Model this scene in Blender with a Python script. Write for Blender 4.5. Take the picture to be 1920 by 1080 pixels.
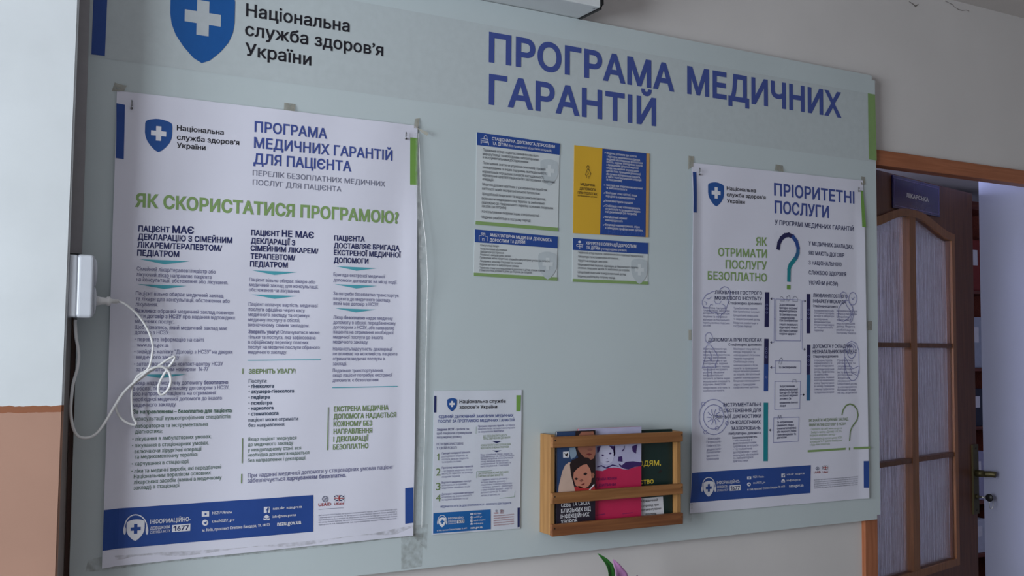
import bpy, bmesh, math, random
from mathutils import Vector, Matrix
random.seed(7)
SC = bpy.context.scene
COL = SC.collection
for o in list(bpy.data.objects):
    bpy.data.objects.remove(o)

# ------------------------------------------------------------------ camera
F_PX = 1938.676
CAM = Vector((-0.27814, -1.94470, 1.54779))
YAW, PIT, ROL = 0.513747, 0.0561879, 0.0075943
_F = Vector((math.sin(YAW)*math.cos(PIT), math.cos(YAW)*math.cos(PIT), math.sin(PIT)))
_R = Vector((math.cos(YAW), -math.sin(YAW), 0))
_U = _R.cross(_F)
RR = _R*math.cos(ROL) + _U*math.sin(ROL)
UU = -_R*math.sin(ROL) + _U*math.cos(ROL)
cd = bpy.data.cameras.new('camera'); cam = bpy.data.objects.new('camera', cd); COL.objects.link(cam)
cd.sensor_width = 36; cd.lens = F_PX/1920*36; cd.clip_start = .02
cam.matrix_world = Matrix(((RR.x, UU.x, -_F.x, CAM.x), (RR.y, UU.y, -_F.y, CAM.y), (RR.z, UU.z, -_F.z, CAM.z), (0, 0, 0, 1)))
SC.camera = cam

# ------------------------------------------------------------------ world, daylight, exposure
w = bpy.data.worlds.new('world'); SC.world = w; w.use_nodes = True
bg = w.node_tree.nodes['Background']; bg.inputs[0].default_value = (.55, .68, .9, 1); bg.inputs[1].default_value = .5
SC.view_settings.view_transform = 'Standard'; SC.view_settings.look = 'None'
SC.view_settings.gamma = 1; SC.view_settings.use_curve_mapping = False
SC.view_settings.exposure = 1.2
def area_light(name, loc, target, sx, sy, power, color):
    l = bpy.data.lights.new(name, 'AREA'); l.shape = 'RECTANGLE'; l.size = sx; l.size_y = sy; l.energy = power; l.color = color
    o = bpy.data.objects.new(name, l); COL.objects.link(o); o.location = loc
    o.rotation_euler = (Vector(target)-Vector(loc)).to_track_quat('-Z', 'Y').to_euler()
    return o
# daylight through the corridor window (in wall_left) and through the doctors' room window (in wall_office_left)
area_light('corridor_daylight', (-2.64, -1.45, 1.65), (0, -1.45, 1.65), 1.5, 1.7, 80, (.91, .96, 1.0))
area_light('office_daylight', (.64, 1.25, 1.7), (3, 1.25, 1.7), 1.5, 1.3, 34, (.66, .70, 1.0))

# ------------------------------------------------------------------ helpers
def ray(u, v):
    return _F + RR*((u-960)/F_PX) + UU*((540-v)/F_PX)
def up(u, v, Y=0.0):
    d = ray(u, v); return CAM + d*((Y-CAM.y)/d.y)
def b(u, v, Y=0.0):
    p = up(u, v, Y); return (p.x, p.z)
def lin(c):
    return tuple((x/12.92 if x <= .04045 else ((x+.055)/1.055)**2.4) for x in (k/255 for k in c))

MATS = {}
def mat(name, rgb, rough=.6, var=.06, scale=30, spec=.3, bump=0, metal=0, stretch=None):
    if name in MATS: return MATS[name]
    m = bpy.data.materials.new(name); m.use_nodes = True; nt = m.node_tree; p = nt.nodes['Principled BSDF']
    c = lin(rgb)
    p.inputs['Roughness'].default_value = rough; p.inputs['Specular IOR Level'].default_value = spec; p.inputs['Metallic'].default_value = metal
    tc = nt.nodes.new('ShaderNodeTexCoord'); n = nt.nodes.new('ShaderNodeTexNoise'); n.inputs['Scale'].default_value = scale; n.inputs['Detail'].default_value = 4
    src = tc.outputs['Object']
    if stretch:
        mp = nt.nodes.new('ShaderNodeMapping'); mp.inputs['Scale'].default_value = stretch; nt.links.new(src, mp.inputs[0]); src = mp.outputs[0]
    nt.links.new(src, n.inputs['Vector'])
    r = nt.nodes.new('ShaderNodeValToRGB')
    r.color_ramp.elements[0].position = .3; r.color_ramp.elements[1].position = .7
    r.color_ramp.elements[0].color = tuple(x*(1-var) for x in c)+(1,); r.color_ramp.elements[1].color = tuple(min(1, x*(1+var)) for x in c)+(1,)
    nt.links.new(n.outputs['Fac'], r.inputs[0]); nt.links.new(r.outputs[0], p.inputs['Base Color'])
    if bump:
        bm_ = nt.nodes.new('ShaderNodeBump'); bm_.inputs['Strength'].default_value = bump; bm_.inputs['Distance'].default_value = .004
        nt.links.new(n.outputs['Fac'], bm_.inputs['Height']); nt.links.new(bm_.outputs[0], p.inputs['Normal'])
    MATS[name] = m
    return m
def wood(name, dark, light, axis='x', scale=1.0, rough=.5):
    if name in MATS: return MATS[name]
    m = bpy.data.materials.new(name); m.use_nodes = True; nt = m.node_tree; p = nt.nodes['Principled BSDF']
    tc = nt.nodes.new('ShaderNodeTexCoord'); mp = nt.nodes.new('ShaderNodeMapping')
    s = {'x': (2, 40, 40), 'z': (40, 40, 2), 'y': (40, 2, 40)}[axis]
    mp.inputs['Scale'].default_value = tuple(k*scale for k in s); nt.links.new(tc.outputs['Object'], mp.inputs[0])
    n = nt.nodes.new('ShaderNodeTexNoise'); n.inputs['Scale'].default_value = 3; n.inputs['Detail'].default_value = 5; n.inputs['Distortion'].default_value = .6
    nt.links.new(mp.outputs[0], n.inputs['Vector'])
    r = nt.nodes.new('ShaderNodeValToRGB'); r.color_ramp.elements[0].position = .35; r.color_ramp.elements[1].position = .65
    r.color_ramp.elements[0].color = lin(dark)+(1,); r.color_ramp.elements[1].color = lin(light)+(1,)
    nt.links.new(n.outputs['Fac'], r.inputs[0]); nt.links.new(r.outputs[0], p.inputs['Base Color'])
    p.inputs['Roughness'].default_value = rough; p.inputs['Specular IOR Level'].default_value = .3
    MATS[name] = m
    return m
def clear(name, rgb, alpha, rough=.15, var=0.0):
    if name in MATS: return MATS[name]
    m = bpy.data.materials.new(name); m.use_nodes = True; nt = m.node_tree; p = nt.nodes['Principled BSDF']
    p.inputs['Base Color'].default_value = lin(rgb)+(1,); p.inputs['Roughness'].default_value = rough
    p.inputs['Alpha'].default_value = alpha; p.inputs['Specular IOR Level'].default_value = .6
    if var:
        tc = nt.nodes.new('ShaderNodeTexCoord'); n = nt.nodes.new('ShaderNodeTexNoise'); n.inputs['Scale'].default_value = 90; n.inputs['Detail'].default_value = 3
        nt.links.new(tc.outputs['Object'], n.inputs['Vector'])
        mr = nt.nodes.new('ShaderNodeMapRange'); mr.inputs['From Min'].default_value = .35; mr.inputs['From Max'].default_value = .7
        mr.inputs['To Min'].default_value = max(0, alpha-var); mr.inputs['To Max'].default_value = min(1, alpha+var)
        nt.links.new(n.outputs['Fac'], mr.inputs['Value']); nt.links.new(mr.outputs[0], p.inputs['Alpha'])
    MATS[name] = m
    return m

def obj(name, verts, faces, m, parent=None, smooth=False):
    me = bpy.data.meshes.new(name); me.from_pydata([tuple(v) for v in verts], [], faces); me.update()
    mm = m if isinstance(m, (list, tuple)) else [m]
    for x in mm: me.materials.append(x)
    if smooth:
        for p in me.polygons: p.use_smooth = True
    o = bpy.data.objects.new(name, me); COL.objects.link(o)
    if parent: o.parent = parent
    return o
def tag(o, label=None, cat=None, group=None, kind=None):
    if label: o['label'] = label
    if cat: o['category'] = cat
    if group: o['group'] = group
    if kind: o['kind'] = kind
    return o
def thing(name, label, cat, loc=(0, 0, 0), group=None):
    o = bpy.data.objects.new(name, None); COL.objects.link(o); o.location = loc; o.empty_display_size = .05
    return tag(o, label, cat, group)
def bmobj(name, bm, m, parent=None, smooth=False):
    me = bpy.data.meshes.new(name); bm.normal_update(); bm.to_mesh(me); bm.free(); me.materials.append(m)
    if smooth:
        for p in me.polygons: p.use_smooth = True
    o = bpy.data.objects.new(name, me); COL.objects.link(o)
    if parent: o.parent = parent; o.matrix_parent_inverse = Matrix.Translation(parent.location).inverted() if parent.rotation_euler.z == 0 else Matrix.Identity(4)
    return o
def boxbm(x0, x1, y0, y1, z0, z1, bevel=0, seg=2, bm=None):
    own = bm is None
    if own: bm = bmesh.new()
    vs = [bm.verts.new(p) for p in ((x0, y0, z0), (x1, y0, z0), (x1, y1, z0), (x0, y1, z0), (x0, y0, z1), (x1, y0, z1), (x1, y1, z1), (x0, y1, z1))]
    for f in ((0, 3, 2, 1), (4, 5, 6, 7), (0, 1, 5, 4), (1, 2, 6, 5), (2, 3, 7, 6), (3, 0, 4, 7)):
        bm.faces.new([vs[k] for k in f])
    if bevel and own:
        bmesh.ops.bevel(bm, geom=bm.edges[:], offset=bevel, segments=seg, profile=.5, affect='EDGES')
    return bm
def box(name, x0, x1, y0, y1, z0, z1, m, parent=None, bevel=0, seg=2):
    return bmobj(name, boxbm(x0, x1, y0, y1, z0, z1, bevel, seg), m, parent)
def tube(name, pts, r, m, parent=None, n=8, cyc=False, taper=None):
    """smooth tube through points (Catmull-Rom)"""
    P = [Vector(p) for p in pts]; Q = []
    for i in range(len(P)-1):
        p0 = P[max(0, i-1)]; p1 = P[i]; p2 = P[i+1]; p3 = P[min(len(P)-1, i+2)]
        for k in range(5):
            t = k/5
            Q.append(.5*((2*p1)+(p2-p0)*t+(2*p0-5*p1+4*p2-p3)*t*t+(3*p1-p0-3*p2+p3)*t**3))
    Q.append(P[-1])
    V = []; Fc = []
    up_ = Vector((0, 1, .1)).normalized()
    for i, q in enumerate(Q):
        d = (Q[min(i+1, len(Q)-1)]-Q[max(i-1, 0)]).normalized()
        a = d.cross(up_)
        a = a.normalized() if a.length > 1e-4 else Vector((1, 0, 0))
        c = d.cross(a).normalized()
        rr = r if taper is None else r*(taper[0]+(taper[1]-taper[0])*i/(len(Q)-1))
        for k in range(n):
            t = 2*math.pi*k/n; V.append(q+a*rr*math.cos(t)+c*rr*math.sin(t))
    for i in range(len(Q)-1):
        for k in range(n):
            Fc.append((i*n+k, i*n+(k+1) % n, (i+1)*n+(k+1) % n, (i+1)*n+k))
    Fc.append(tuple(range(n-1, -1, -1))); Fc.append(tuple((len(Q)-1)*n+k for k in range(n)))
    o = obj(name, V, Fc, m, None, True)
    if parent: o.parent = parent; o.matrix_parent_inverse = Matrix.Translation(parent.location).inverted()
    return o
def lathe(name, prof, c, m, parent=None, n=24, axis='z'):
    V = []; Fc = []
    for (r, h) in prof:
        for k in range(n):
            t = 2*math.pi*k/n; x, y = r*math.cos(t), r*math.sin(t)
            V.append(Vector(c)+(Vector((x, y, h)) if axis == 'z' else Vector((h, x, y)) if axis == 'x' else Vector((x, h, y))))
    for i in range(len(prof)-1):
        for k in range(n):
            Fc.append((i*n+k, i*n+(k+1) % n, (i+1)*n+(k+1) % n, (i+1)*n+k))
    Fc.append(tuple(range(n-1, -1, -1))); Fc.append(tuple((len(prof)-1)*n+k for k in range(n)))
    o = obj(name, V, Fc, m, None, True)
    if parent: o.parent = parent; o.matrix_parent_inverse = Matrix.Translation(parent.location).inverted()
    return o

# ------------------------------------------------------------------ lettering: outlines of the built-in font, filled by non-zero winding
_LO = {}
def loops(body, res):
    k = (body, res)
    if k in _LO: return _LO[k]
    if body == '1':                      # the font's 1 is a bare stroke; give it its flag
        _LO[k] = [[(x*CAPH, y*CAPH) for x, y in ((.40, 0), (.55, 0), (.55, 1), (.43, 1), (.12, .80), (.12, .66), (.40, .80))]]; return _LO[k]
    if body in ('І', 'Ї'):               # a plain stem without serifs
        l_, st_ = stem(); R = [[(l_, 0), (l_+st_, 0), (l_+st_, CAPH), (l_, CAPH)]]
        if body == 'Ї':
            for sx in (-1, 1):
                cx = l_+st_/2+sx*st_*.95; r_ = st_*.55; R.append([(cx-r_, CAPH*1.1), (cx+r_, CAPH*1.1), (cx+r_, CAPH*1.1+2*r_), (cx-r_, CAPH*1.1+2*r_)])
        _LO[k] = R; return R
    c = bpy.data.curves.new('t', 'FONT'); c.body = body; c.size = 1; c.resolution_u = res; c.fill_mode = 'NONE'
    o = bpy.data.objects.new('t', c); me = o.to_mesh()
    vs = [(v.co.x, v.co.y) for v in me.vertices]; nb = {}
    for e in me.edges:
        a, d = e.vertices; nb.setdefault(a, []).append(d); nb.setdefault(d, []).append(a)
    seen = set(); L = []
    for v in range(len(vs)):
        if v in seen or v not in nb: continue
        l = []; q = v
        while q is not None and q not in seen:
            seen.add(q); l.append(vs[q]); nn = [k2 for k2 in nb[q] if k2 not in seen]
            q = (q+1 if q+1 in nn else nn[0]) if nn else None
        L.append(l)
    o.to_mesh_clear(); bpy.data.objects.remove(o); bpy.data.curves.remove(c)
    _LO[k] = L
    return L
def stem():
    q = [p[0] for l in loops('Г', 1) for p in l if p[1] < .01]; return min(q), max(q)-min(q)
def sarea(l):
    return sum(a[0]*d[1]-d[0]*a[1] for a, d in zip(l, l[1:]+l[:1]))/2
def offset_loop(l, ox, oy, sgn):
    # drop doubled points, push each point outwards along the mitre
    q = [p for i, p in enumerate(l) if math.dist(p, l[i-1]) > 1e-5]
    n = len(q); out = []
    for i in range(n):
        p0, p1, p2 = q[i-1], q[i], q[(i+1) % n]
        d1 = (p1[0]-p0[0], p1[1]-p0[1]); d2 = (p2[0]-p1[0], p2[1]-p1[1])
        a, c = math.hypot(*d1), math.hypot(*d2)
        n1 = (d1[1]/a, -d1[0]/a); n2 = (d2[1]/c, -d2[0]/c)
        mx, my = n1[0]+n2[0], n1[1]+n2[1]; den = max(.35, 1+n1[0]*n2[0]+n1[1]*n2[1])
        out.append((p1[0]+sgn*ox*mx/den, p1[1]+sgn*oy*my/den))
    return out
def fill(L):
    """non-overlapping quads of the non-zero-winding union of closed loops"""
    E_ = []
    for l in L:
        for a, d in zip(l, l[1:]+l[:1]):
            if abs(a[1]-d[1]) > 1e-7: E_.append((a, d, 1) if a[1] < d[1] else (d, a, -1))
    ys = {round(p[1], 6) for l in L for p in l}
    for i in range(len(E_)):
        (ax, ay), (bx, by), _ = E_[i]
        for j in range(i+1, len(E_)):
            (cx, cy), (dx, dy), _ = E_[j]
            if cy >= by or dy <= ay: continue
            den = (bx-ax)*(dy-cy)-(by-ay)*(dx-cx)
            if abs(den) < 1e-12: continue
            t = ((cx-ax)*(dy-cy)-(cy-ay)*(dx-cx))/den; s = ((cx-ax)*(by-ay)-(cy-ay)*(bx-ax))/den
            if 1e-6 < t < 1-1e-6 and 1e-6 < s < 1-1e-6: ys.add(round(ay+t*(by-ay), 6))
    ys = sorted(ys); Q = []
    for y0, y1 in zip(ys, ys[1:]):
        if y1-y0 < 2e-5: continue
        ym = (y0+y1)/2; cr = []
        for (a, d, s) in E_:
            if a[1] < ym < d[1]:
                f = lambda y: a[0]+(d[0]-a[0])*(y-a[1])/(d[1]-a[1])
                cr.append((f(ym), f(y0), f(y1), s))
        cr.sort(); wn = 0; st = None
        for c in cr:
            if wn == 0: st = c
            wn += c[3]
            if wn == 0: Q.append((st[1], c[1], c[2], st[2], y0, y1))
    # merge vertically where the sides run straight on
    out = []; openq = {}
    for (xa, xb, xc, xd, y0, y1) in Q:
        k = (round(xa, 5), round(xb, 5), round(y0, 6)); pr = openq.pop(k, None)
        if pr:
            (pa, pb, pc, pd, p0, p1) = pr
            s1 = (pd-pa)/(p1-p0); s2 = (xd-xa)/(y1-y0); s3 = (pc-pb)/(p1-p0); s4 = (xc-xb)/(y1-y0)
            if abs(s1-s2) < 2e-3 and abs(s3-s4) < 2e-3: cur = (pa, pb, xc, xd, p0, y1)
            else: out.append(pr); cur = (xa, xb, xc, xd, y0, y1)
        else: cur = (xa, xb, xc, xd, y0, y1)
        openq[(round(cur[3], 5), round(cur[2], 5), round(cur[5], 6))] = cur
    return out+list(openq.values())
_GL = {}
_MK = {}
def glyph(ch, ox, oy, res):
    k = (ch, ox, oy, res)
    if k in _GL: return _GL[k]
    if 'm' not in _MK: _MK['m'] = min(p[0] for l in loops('|', 1) for p in l)
    kk = (ch, 'adv')
    if kk not in _MK:
        L2 = loops(ch+'|', 1); _MK[kk] = max(min(p[0] for p in l) for l in L2)-_MK['m']
        if ch in 'ІЇ':
            l_, st_ = stem(); _MK[kk] = st_+2*l_
    L = [] if ch == ' ' else loops(ch, res)
    if L and (ox or oy):
        big = max(L, key=lambda l: abs(sarea(l))); sg = 1 if sarea(big) > 0 else -1
        L = [offset_loop(l, ox, oy, sg) for l in L]
    q = fill(L) if L else []
    _GL[k] = (q, _MK[kk])
    return _GL[k]
CAPH = max(p[1] for l in loops('Г', 1) for p in l)

class Print:
    """flat print on a sheet: collects quads per material, laid on the sheet's surface"""
    def __init__(self, parent, surf, Y):
        self.parent, self.surf, self.Y = parent, surf, Y; self.d = {}; self.lift = 0.0
    def P(self, u, v): return b(u, v, self.Y)
    def _get(self, key): return self.d.setdefault(key, ([], []))
    def add(self, key, poly):
        V, Fc = self._get(key); n = len(V)
        V.extend((x, self.surf(x, z)-self.lift, z) for x, z in poly); Fc.append(tuple(range(n, n+len(poly))))
    def one(self, key):                  # a print mark of its own
        self.n = getattr(self, 'n', 0)+1; return (key[0], key[1], self.n)
    def quad(self, key, c4, nx=1, nz=6):
        key = self.one(key)
        p = [self.P(*c) for c in c4]     # TL TR BR BL in pixels
        L = lambda a, c, t: (a[0]+(c[0]-a[0])*t, a[1]+(c[1]-a[1])*t)
        for i in range(nx):
            for j in range(nz):
                g = lambda s, t: L(L(p[0], p[1], s), L(p[3], p[2], s), t)
                self.add(key, [g(i/nx, j/nz), g(i/nx, (j+1)/nz), g((i+1)/nx, (j+1)/nz), g((i+1)/nx, j/nz)])
    def poly(self, key, pts): self.add(self.one(key), [self.P(*p) for p in pts])
    def shape(self, key, pts):           # any simple outline in pixels
        q = [self.P(*p) for p in pts]
        for (xa, xb, xc, xd, y0, y1) in fill([q]): self.add(key, [(xa, y0), (xb, y0), (xc, y1), (xd, y1)])
    def stroke(self, key, pts, wpx, closed=False):
        q = [self.P(*p) for p in pts]
        e_ = self.P(pts[0][0]+1, pts[0][1]-1); wd = wpx*.5*(abs(e_[0]-q[0][0])+abs(e_[1]-q[0][1]))
        q = q+[q[0]] if closed else q
        L0 = self.lift
        for i_, (a, c) in enumerate(zip(q, q[1:])):
            self.lift = L0+(i_ % 2)*.00012+(.0003 if L0 == 0 else 0)      # neighbouring strokes do not share a plane
            dx, dz = c[0]-a[0], c[1]-a[1]; l = math.hypot(dx, dz) or 1; nx, nz = -dz/l*wd/2, dx/l*wd/2; ex, ez = dx/l*wd*.3, dz/l*wd*.3
            self.add(key, [(a[0]+nx-ex, a[1]+nz-ez), (a[0]-nx-ex, a[1]-nz-ez), (c[0]-nx+ex, c[1]-nz+ez), (c[0]+nx+ex, c[1]+nz+ez)])
        self.lift = L0
    def arc(self, u, v, r, a0=0, a1=360, n=20, ry=None):
        ry = r if ry is None else ry
        return [(u+r*math.cos(math.radians(a0+(a1-a0)*i/n)), v-ry*math.sin(math.radians(a0+(a1-a0)*i/n))) for i in range(n+1)]
    def text(self, key, s, p0, p1, cap, wt=.012, res=2, wfix=None):
        """one line: p0/p1 pixel baseline ends, cap pixel height at the start; *x* is bolder. wfix = given width scale instead of p1[0]"""
        if res >= 2: key = self.one(key)
        A = self.P(*p0); T = self.P(p0[0], p0[1]-cap); h = T[1]-A[1]; k = h/CAPH
        B_ = self.P(*p1) if p1 else None
        def lay(xs):
            x = 0; it = []; bold = False; ext = [1e9, -1e9]
            for ch in s:
                if ch == '*': bold = not bold; continue
                o = wt+(.016 if bold else 0); q, adv = glyph(ch, round(o/max(xs, .3), 3), o, res)
                it.append((q, x))
                for t in q: ext[0] = min(ext[0], x+t[0], x+t[3]); ext[1] = max(ext[1], x+t[1], x+t[2])
                x += adv+o*.6
            return it, ext
        if wfix is not None: xs = wfix; it, ext = lay(xs)
        else:
            it, ext = lay(.8); xs = (B_[0]-A[0])/((ext[1]-ext[0])*k)
            it, ext = lay(round(xs, 1)); xs = (B_[0]-A[0])/((ext[1]-ext[0])*k)
        sl = (B_[1]-A[1])/(B_[0]-A[0]) if B_ else 0
        sl = max(-.02, min(.02, sl))
        V, Fc = self._get(key)
        for q, x in it:
            for (xa, xb, xc, xd, y0, y1) in q:
                n = len(V)
                for (px, py) in ((xa, y0), (xb, y0), (xc, y1), (xd, y1)):
                    X = A[0]+(px+x-ext[0])*k*xs; Z = A[1]+py*k+(X-A[0])*sl
                    V.append((X, self.surf(X, Z)-self.lift, Z))
                Fc.append((n, n+1, n+2, n+3))
        return xs
    def lines(self, key, rows, cap, ref, wt=.004, res=1, right=None):
        """rows: (text, u, v) baselines; ref=(index, right end pixel) fixes the letter width"""
        i, ue = ref; s, u, v = rows[i]
        xs = self.text(key, s, (u, v), (ue, v+(ue-u)*(self._slope(u, v))), cap, wt, res)
        for j, (s, u, v) in enumerate(rows):
            if j != i: self.text(key, s, (u, v), None, cap, wt, res, wfix=xs)
    def _slope(self, u, v):
        x, z = self.P(u, v)
        d = Vector((x+.1, self.Y, z))-CAM
        f = d.dot(_F); u2 = 960+F_PX*d.dot(RR)/f; v2 = 540-F_PX*d.dot(UU)/f
        return (v2-v)/(u2-u)
    def shield(self, key, u0, u1, v0, v1, ckey=None, cw=.56, ct=.19):
        """badge shield with a cross; the outline lies level on the sheet"""
        um = (u0+u1)/2; x0, _ = self.P(u0, v0); x1, _ = self.P(u1, v0); _, z1 = self.P(um, v0); _, z0 = self.P(um, v1)
        W, H = x1-x0, z1-z0
        half = [(0, 1.0), (.12, .995), (.3, .965), (.42, .93), (.48, .89), (.5, .83), (.5, .56), (.475, .43), (.41, .305), (.29, .175), (.13, .05), (0, 0)]
        pts = [(x0+W/2+a*W, z0+c*H) for a, c in half]+[(x0+W/2-a*W, z0+c*H) for a, c in half[-2:0:-1]]
        for (xa, xb, xc, xd, y0, y1) in fill([pts]): self.add(key, [(xa, y0), (xb, y0), (xc, y1), (xd, y1)])
        if ckey:
            cx, cz = x0+W/2, z0+H*.56; r, t = W*cw/2, W*ct/2
            self.lift += .0003
            self.add(ckey, [(cx-r, cz-t), (cx+r, cz-t), (cx+r, cz+t), (cx-r, cz+t)])
            self.add(ckey, [(cx-t, cz+t), (cx+t, cz+t), (cx+t, cz+r), (cx-t, cz+r)])
            self.add(ckey, [(cx-t, cz-r), (cx+t, cz-r), (cx+t, cz-t), (cx-t, cz-t)])
            self.lift -= .0003
    def build(self, labels=None):
        last = {}
        for kk, (V, Fc) in self.d.items():
            nm, m = kk[:2]
            o = obj(nm, V, Fc, INK[m], self.parent)
            o.parent = self.parent; o.matrix_parent_inverse = Matrix.Translation(self.parent.location).inverted()
            over = last.get({'logo_cross': 'shield_logo', 'helpline_cross': 'helpline_logo', 'watermark_cross': 'watermark_logo', 'flag_cross': 'flag_print', 'icon_detail': 'footer_icon', 'number_lettering': 'number_box', 'header_lettering': 'header_band', 'header_icon': 'header_band', 'emblem_bird': 'emblem_print', 'label_lettering': 'label_print'}.get(nm))
            if over is None: over = getattr(self, 'on', None)
            if over is not None: o.parent = over; o.matrix_parent_inverse = Matrix.Identity(4)      # its print lies where the thing stands
            else: last[nm] = o

INK = {k: mat('ink_'+k, c, .55, .03, 60) for k, c in dict(
    blue=(40, 72, 142), navy=(36, 44, 92), heading=(64, 80, 146), black=(30, 30, 38), green=(126, 156, 100), leaf=(110, 152, 74), teal=(78, 160, 176),
    body=(108, 110, 148), grey=(112, 116, 138), dgreen=(84, 112, 100), olive=(112, 136, 90), white=(214, 216, 224), yellow=(212, 166, 44), tan=(190, 150, 96),
    red=(150, 40, 48), band=(30, 94, 160), pale=(176, 184, 190), tealbar=(24, 128, 140), deep=(34, 34, 80), midblue=(44, 96, 140), logo=(24, 84, 152),
    line=(124, 128, 178), faintblue=(58, 88, 160), header=(181, 191, 195), darkteal=(44, 66, 92), gline=(112, 150, 120), shieldblue=(38, 80, 146), palegreen=(150, 172, 140), cardtext=(66, 68, 78), mark=(178, 188, 194), cardwhite=(196, 204, 208), small=(124, 126, 162)).items()}

# ------------------------------------------------------------------ the setting
WY = .02          # corridor face of the wall that carries the board
H = 2.572         # ceiling height
M_WALL = mat('wall_paint', (206, 204, 204), .85, .035, 3, .15, bump=.05)
M_CEIL = mat('ceiling_paint', (196, 192, 190), .9, .03, 3, .1)
M_BLUEW = mat('office_paint', (208, 210, 218), .85, .03, 3, .15)
M_FLOOR = mat('linoleum', (96, 90, 86), .6, .1, 8, .3)
def struct(name, bm, m, smooth=False):
    o = bmobj(name, bm, m, None, smooth); o['kind'] = 'structure'; return o
def boxes(*bs):
    bm = bmesh.new()
    for q in bs: boxbm(*q, bm=bm)
    return bm
X0, X1, YB = -2.6, 3.3, -3.3
WT = .232         # wall thickness
DX0, DX1, DZ = 1.935, 2.732, 2.075      # doorway in the wall
struct('floor', boxes((X0-.1, 6.6, YB-.1, 2.9, -.1, 0)), M_FLOOR)
struct('ceiling', boxes((X0-.1, 6.6, YB-.1, 2.9, H, H+.1)), M_CEIL)
struct('wall_back', boxes((X0-.1, DX0, WY, WY+WT, 0, H), (DX1, 6.6, WY, WY+WT, 0, H), (DX0, DX1, WY, WY+.06, DZ, H), (DX0, DX1, WY+.06, WY+WT, 2.42, H)), M_WALL)
struct('wall_left', boxes((X0-.1, X0, -.6, WY, 0, H), (X0-.1, X0, YB, -2.3, 0, H), (X0-.1, X0, -2.3, -.6, 0, .9), (X0-.1, X0, -2.3, -.6, 2.4, H)), M_WALL)
struct('wall_right', boxes((X1, X1+.1, YB, WY, 0, H)), mat('opposite_wall_paint', (166, 162, 162), .85, .03, 3, .15))
struct('wall_front', boxes((X0-.1, X1+.1, YB-.1, YB, 0, H)), MATS['opposite_wall_paint'])
struct('wall_office_left', boxes((.5, .6, WY+WT, .5, 0, H), (.5, .6, 2.0, 2.8, 0, H), (.5, .6, .5, 2.0, 0, 1.0), (.5, .6, .5, 2.0, 2.35, H)), M_BLUEW)
struct('wall_office_back', boxes((.5, 6.6, 2.8, 2.9, 0, H)), M_BLUEW)
struct('wall_office_right', boxes((6.5, 6.6, WY+WT, 2.8, 0, H)), M_BLUEW)
rv = box('door_reveal', DX1-.004, DX1, WY+.062, WY+WT, 0, 2.419, mat('reveal_light_tint', (150, 153, 176), .8, .03, 3, .15)); rv.parent = bpy.data.objects['wall_back']  # blue cast and dimness of the office light are put into this colour
# window of the corridor (beyond the picture, it lights the place)
wf = boxes((X0-.07, X0-.02, -2.3, -2.24, .9, 2.4), (X0-.07, X0-.02, -.66, -.6, .9, 2.4), (X0-.07, X0-.02, -2.24, -.66, .9, .96), (X0-.07, X0-.02, -2.24, -.66, 2.34, 2.4), (X0-.07, X0-.02, -1.48, -1.42, .96, 2.34))
struct('window_1', wf, mat('window_frame_paint', (225, 225, 225), .4))
wf = boxes((.53, .58, .5, .55, 1.0, 2.35), (.53, .58, 1.95, 2.0, 1.0, 2.35), (.53, .58, .55, 1.95, 1.0, 1.05), (.53, .58, .55, 1.95, 2.3, 2.35))
struct('window_2', wf, MATS['window_frame_paint'])
# pier beside the board: white above, peach oil paint below with a brown line between
PD = -.10; PX = b(120, 770, PD)[0]
def pier_mat():
    m = bpy.data.materials.new('pier_paint'); m.use_nodes = True; nt = m.node_tree; p = nt.nodes['Principled BSDF']
    tc = nt.nodes.new('ShaderNodeTexCoord'); sp = nt.nodes.new('ShaderNodeSeparateXYZ'); nt.links.new(tc.outputs['Object'], sp.inputs[0])
    n = nt.nodes.new('ShaderNodeTexNoise'); n.inputs['Scale'].default_value = 60; nt.links.new(tc.outputs['Object'], n.inputs['Vector'])
    ma = nt.nodes.new('ShaderNodeMath'); ma.operation = 'MULTIPLY_ADD'; ma.inputs[1].default_value = .006; nt.links.new(n.outputs['Fac'], ma.inputs[0]); nt.links.new(sp.outputs['Z'], ma.inputs[2])
    def gt(v):
        g = nt.nodes.new('ShaderNodeMath'); g.operation = 'GREATER_THAN'; g.inputs[1].default_value = v; nt.links.new(ma.outputs[0], g.inputs[0]); return g
    n2 = nt.nodes.new('ShaderNodeTexNoise'); n2.inputs['Scale'].default_value = 7; n2.inputs['Detail'].default_value = 5; nt.links.new(tc.outputs['Object'], n2.inputs['Vector'])
    def ramp(c):
        r = nt.nodes.new('ShaderNodeValToRGB'); c = lin(c); r.color_ramp.elements[0].position = .3; r.color_ramp.elements[1].position = .7
        r.color_ramp.elements[0].color = tuple(x*.95 for x in c)+(1,); r.color_ramp.elements[1].color = tuple(min(1, x*1.04) for x in c)+(1,); nt.links.new(n2.outputs['Fac'], r.inputs[0]); return r
    def mix(f, a, c):
        x = nt.nodes.new('ShaderNodeMix'); x.data_type = 'RGBA'; nt.links.new(f.outputs[0], x.inputs[0]); nt.links.new(a, x.inputs[6]); nt.links.new(c, x.inputs[7]); return x.outputs[2]
    a = mix(gt(1.4375), ramp((166, 132, 116)).outputs[0], ramp((140, 92, 68)).outputs[0])
    a = mix(gt(1.4485), a, ramp((202, 209, 214)).outputs[0])
    nt.links.new(a, p.inputs['Base Color']); p.inputs['Roughness'].default_value = .6; p.inputs['Specular IOR Level'].default_value = .2
    bu = nt.nodes.new('ShaderNodeBump'); bu.inputs['Strength'].default_value = .12; bu.inputs['Distance'].default_value = .004; nt.links.new(n2.outputs['Fac'], bu.inputs['Height']); nt.links.new(bu.outputs[0], p.inputs['Normal'])
    return m
bm = boxbm(-.62, PX, PD, WY, 0, H)
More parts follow.
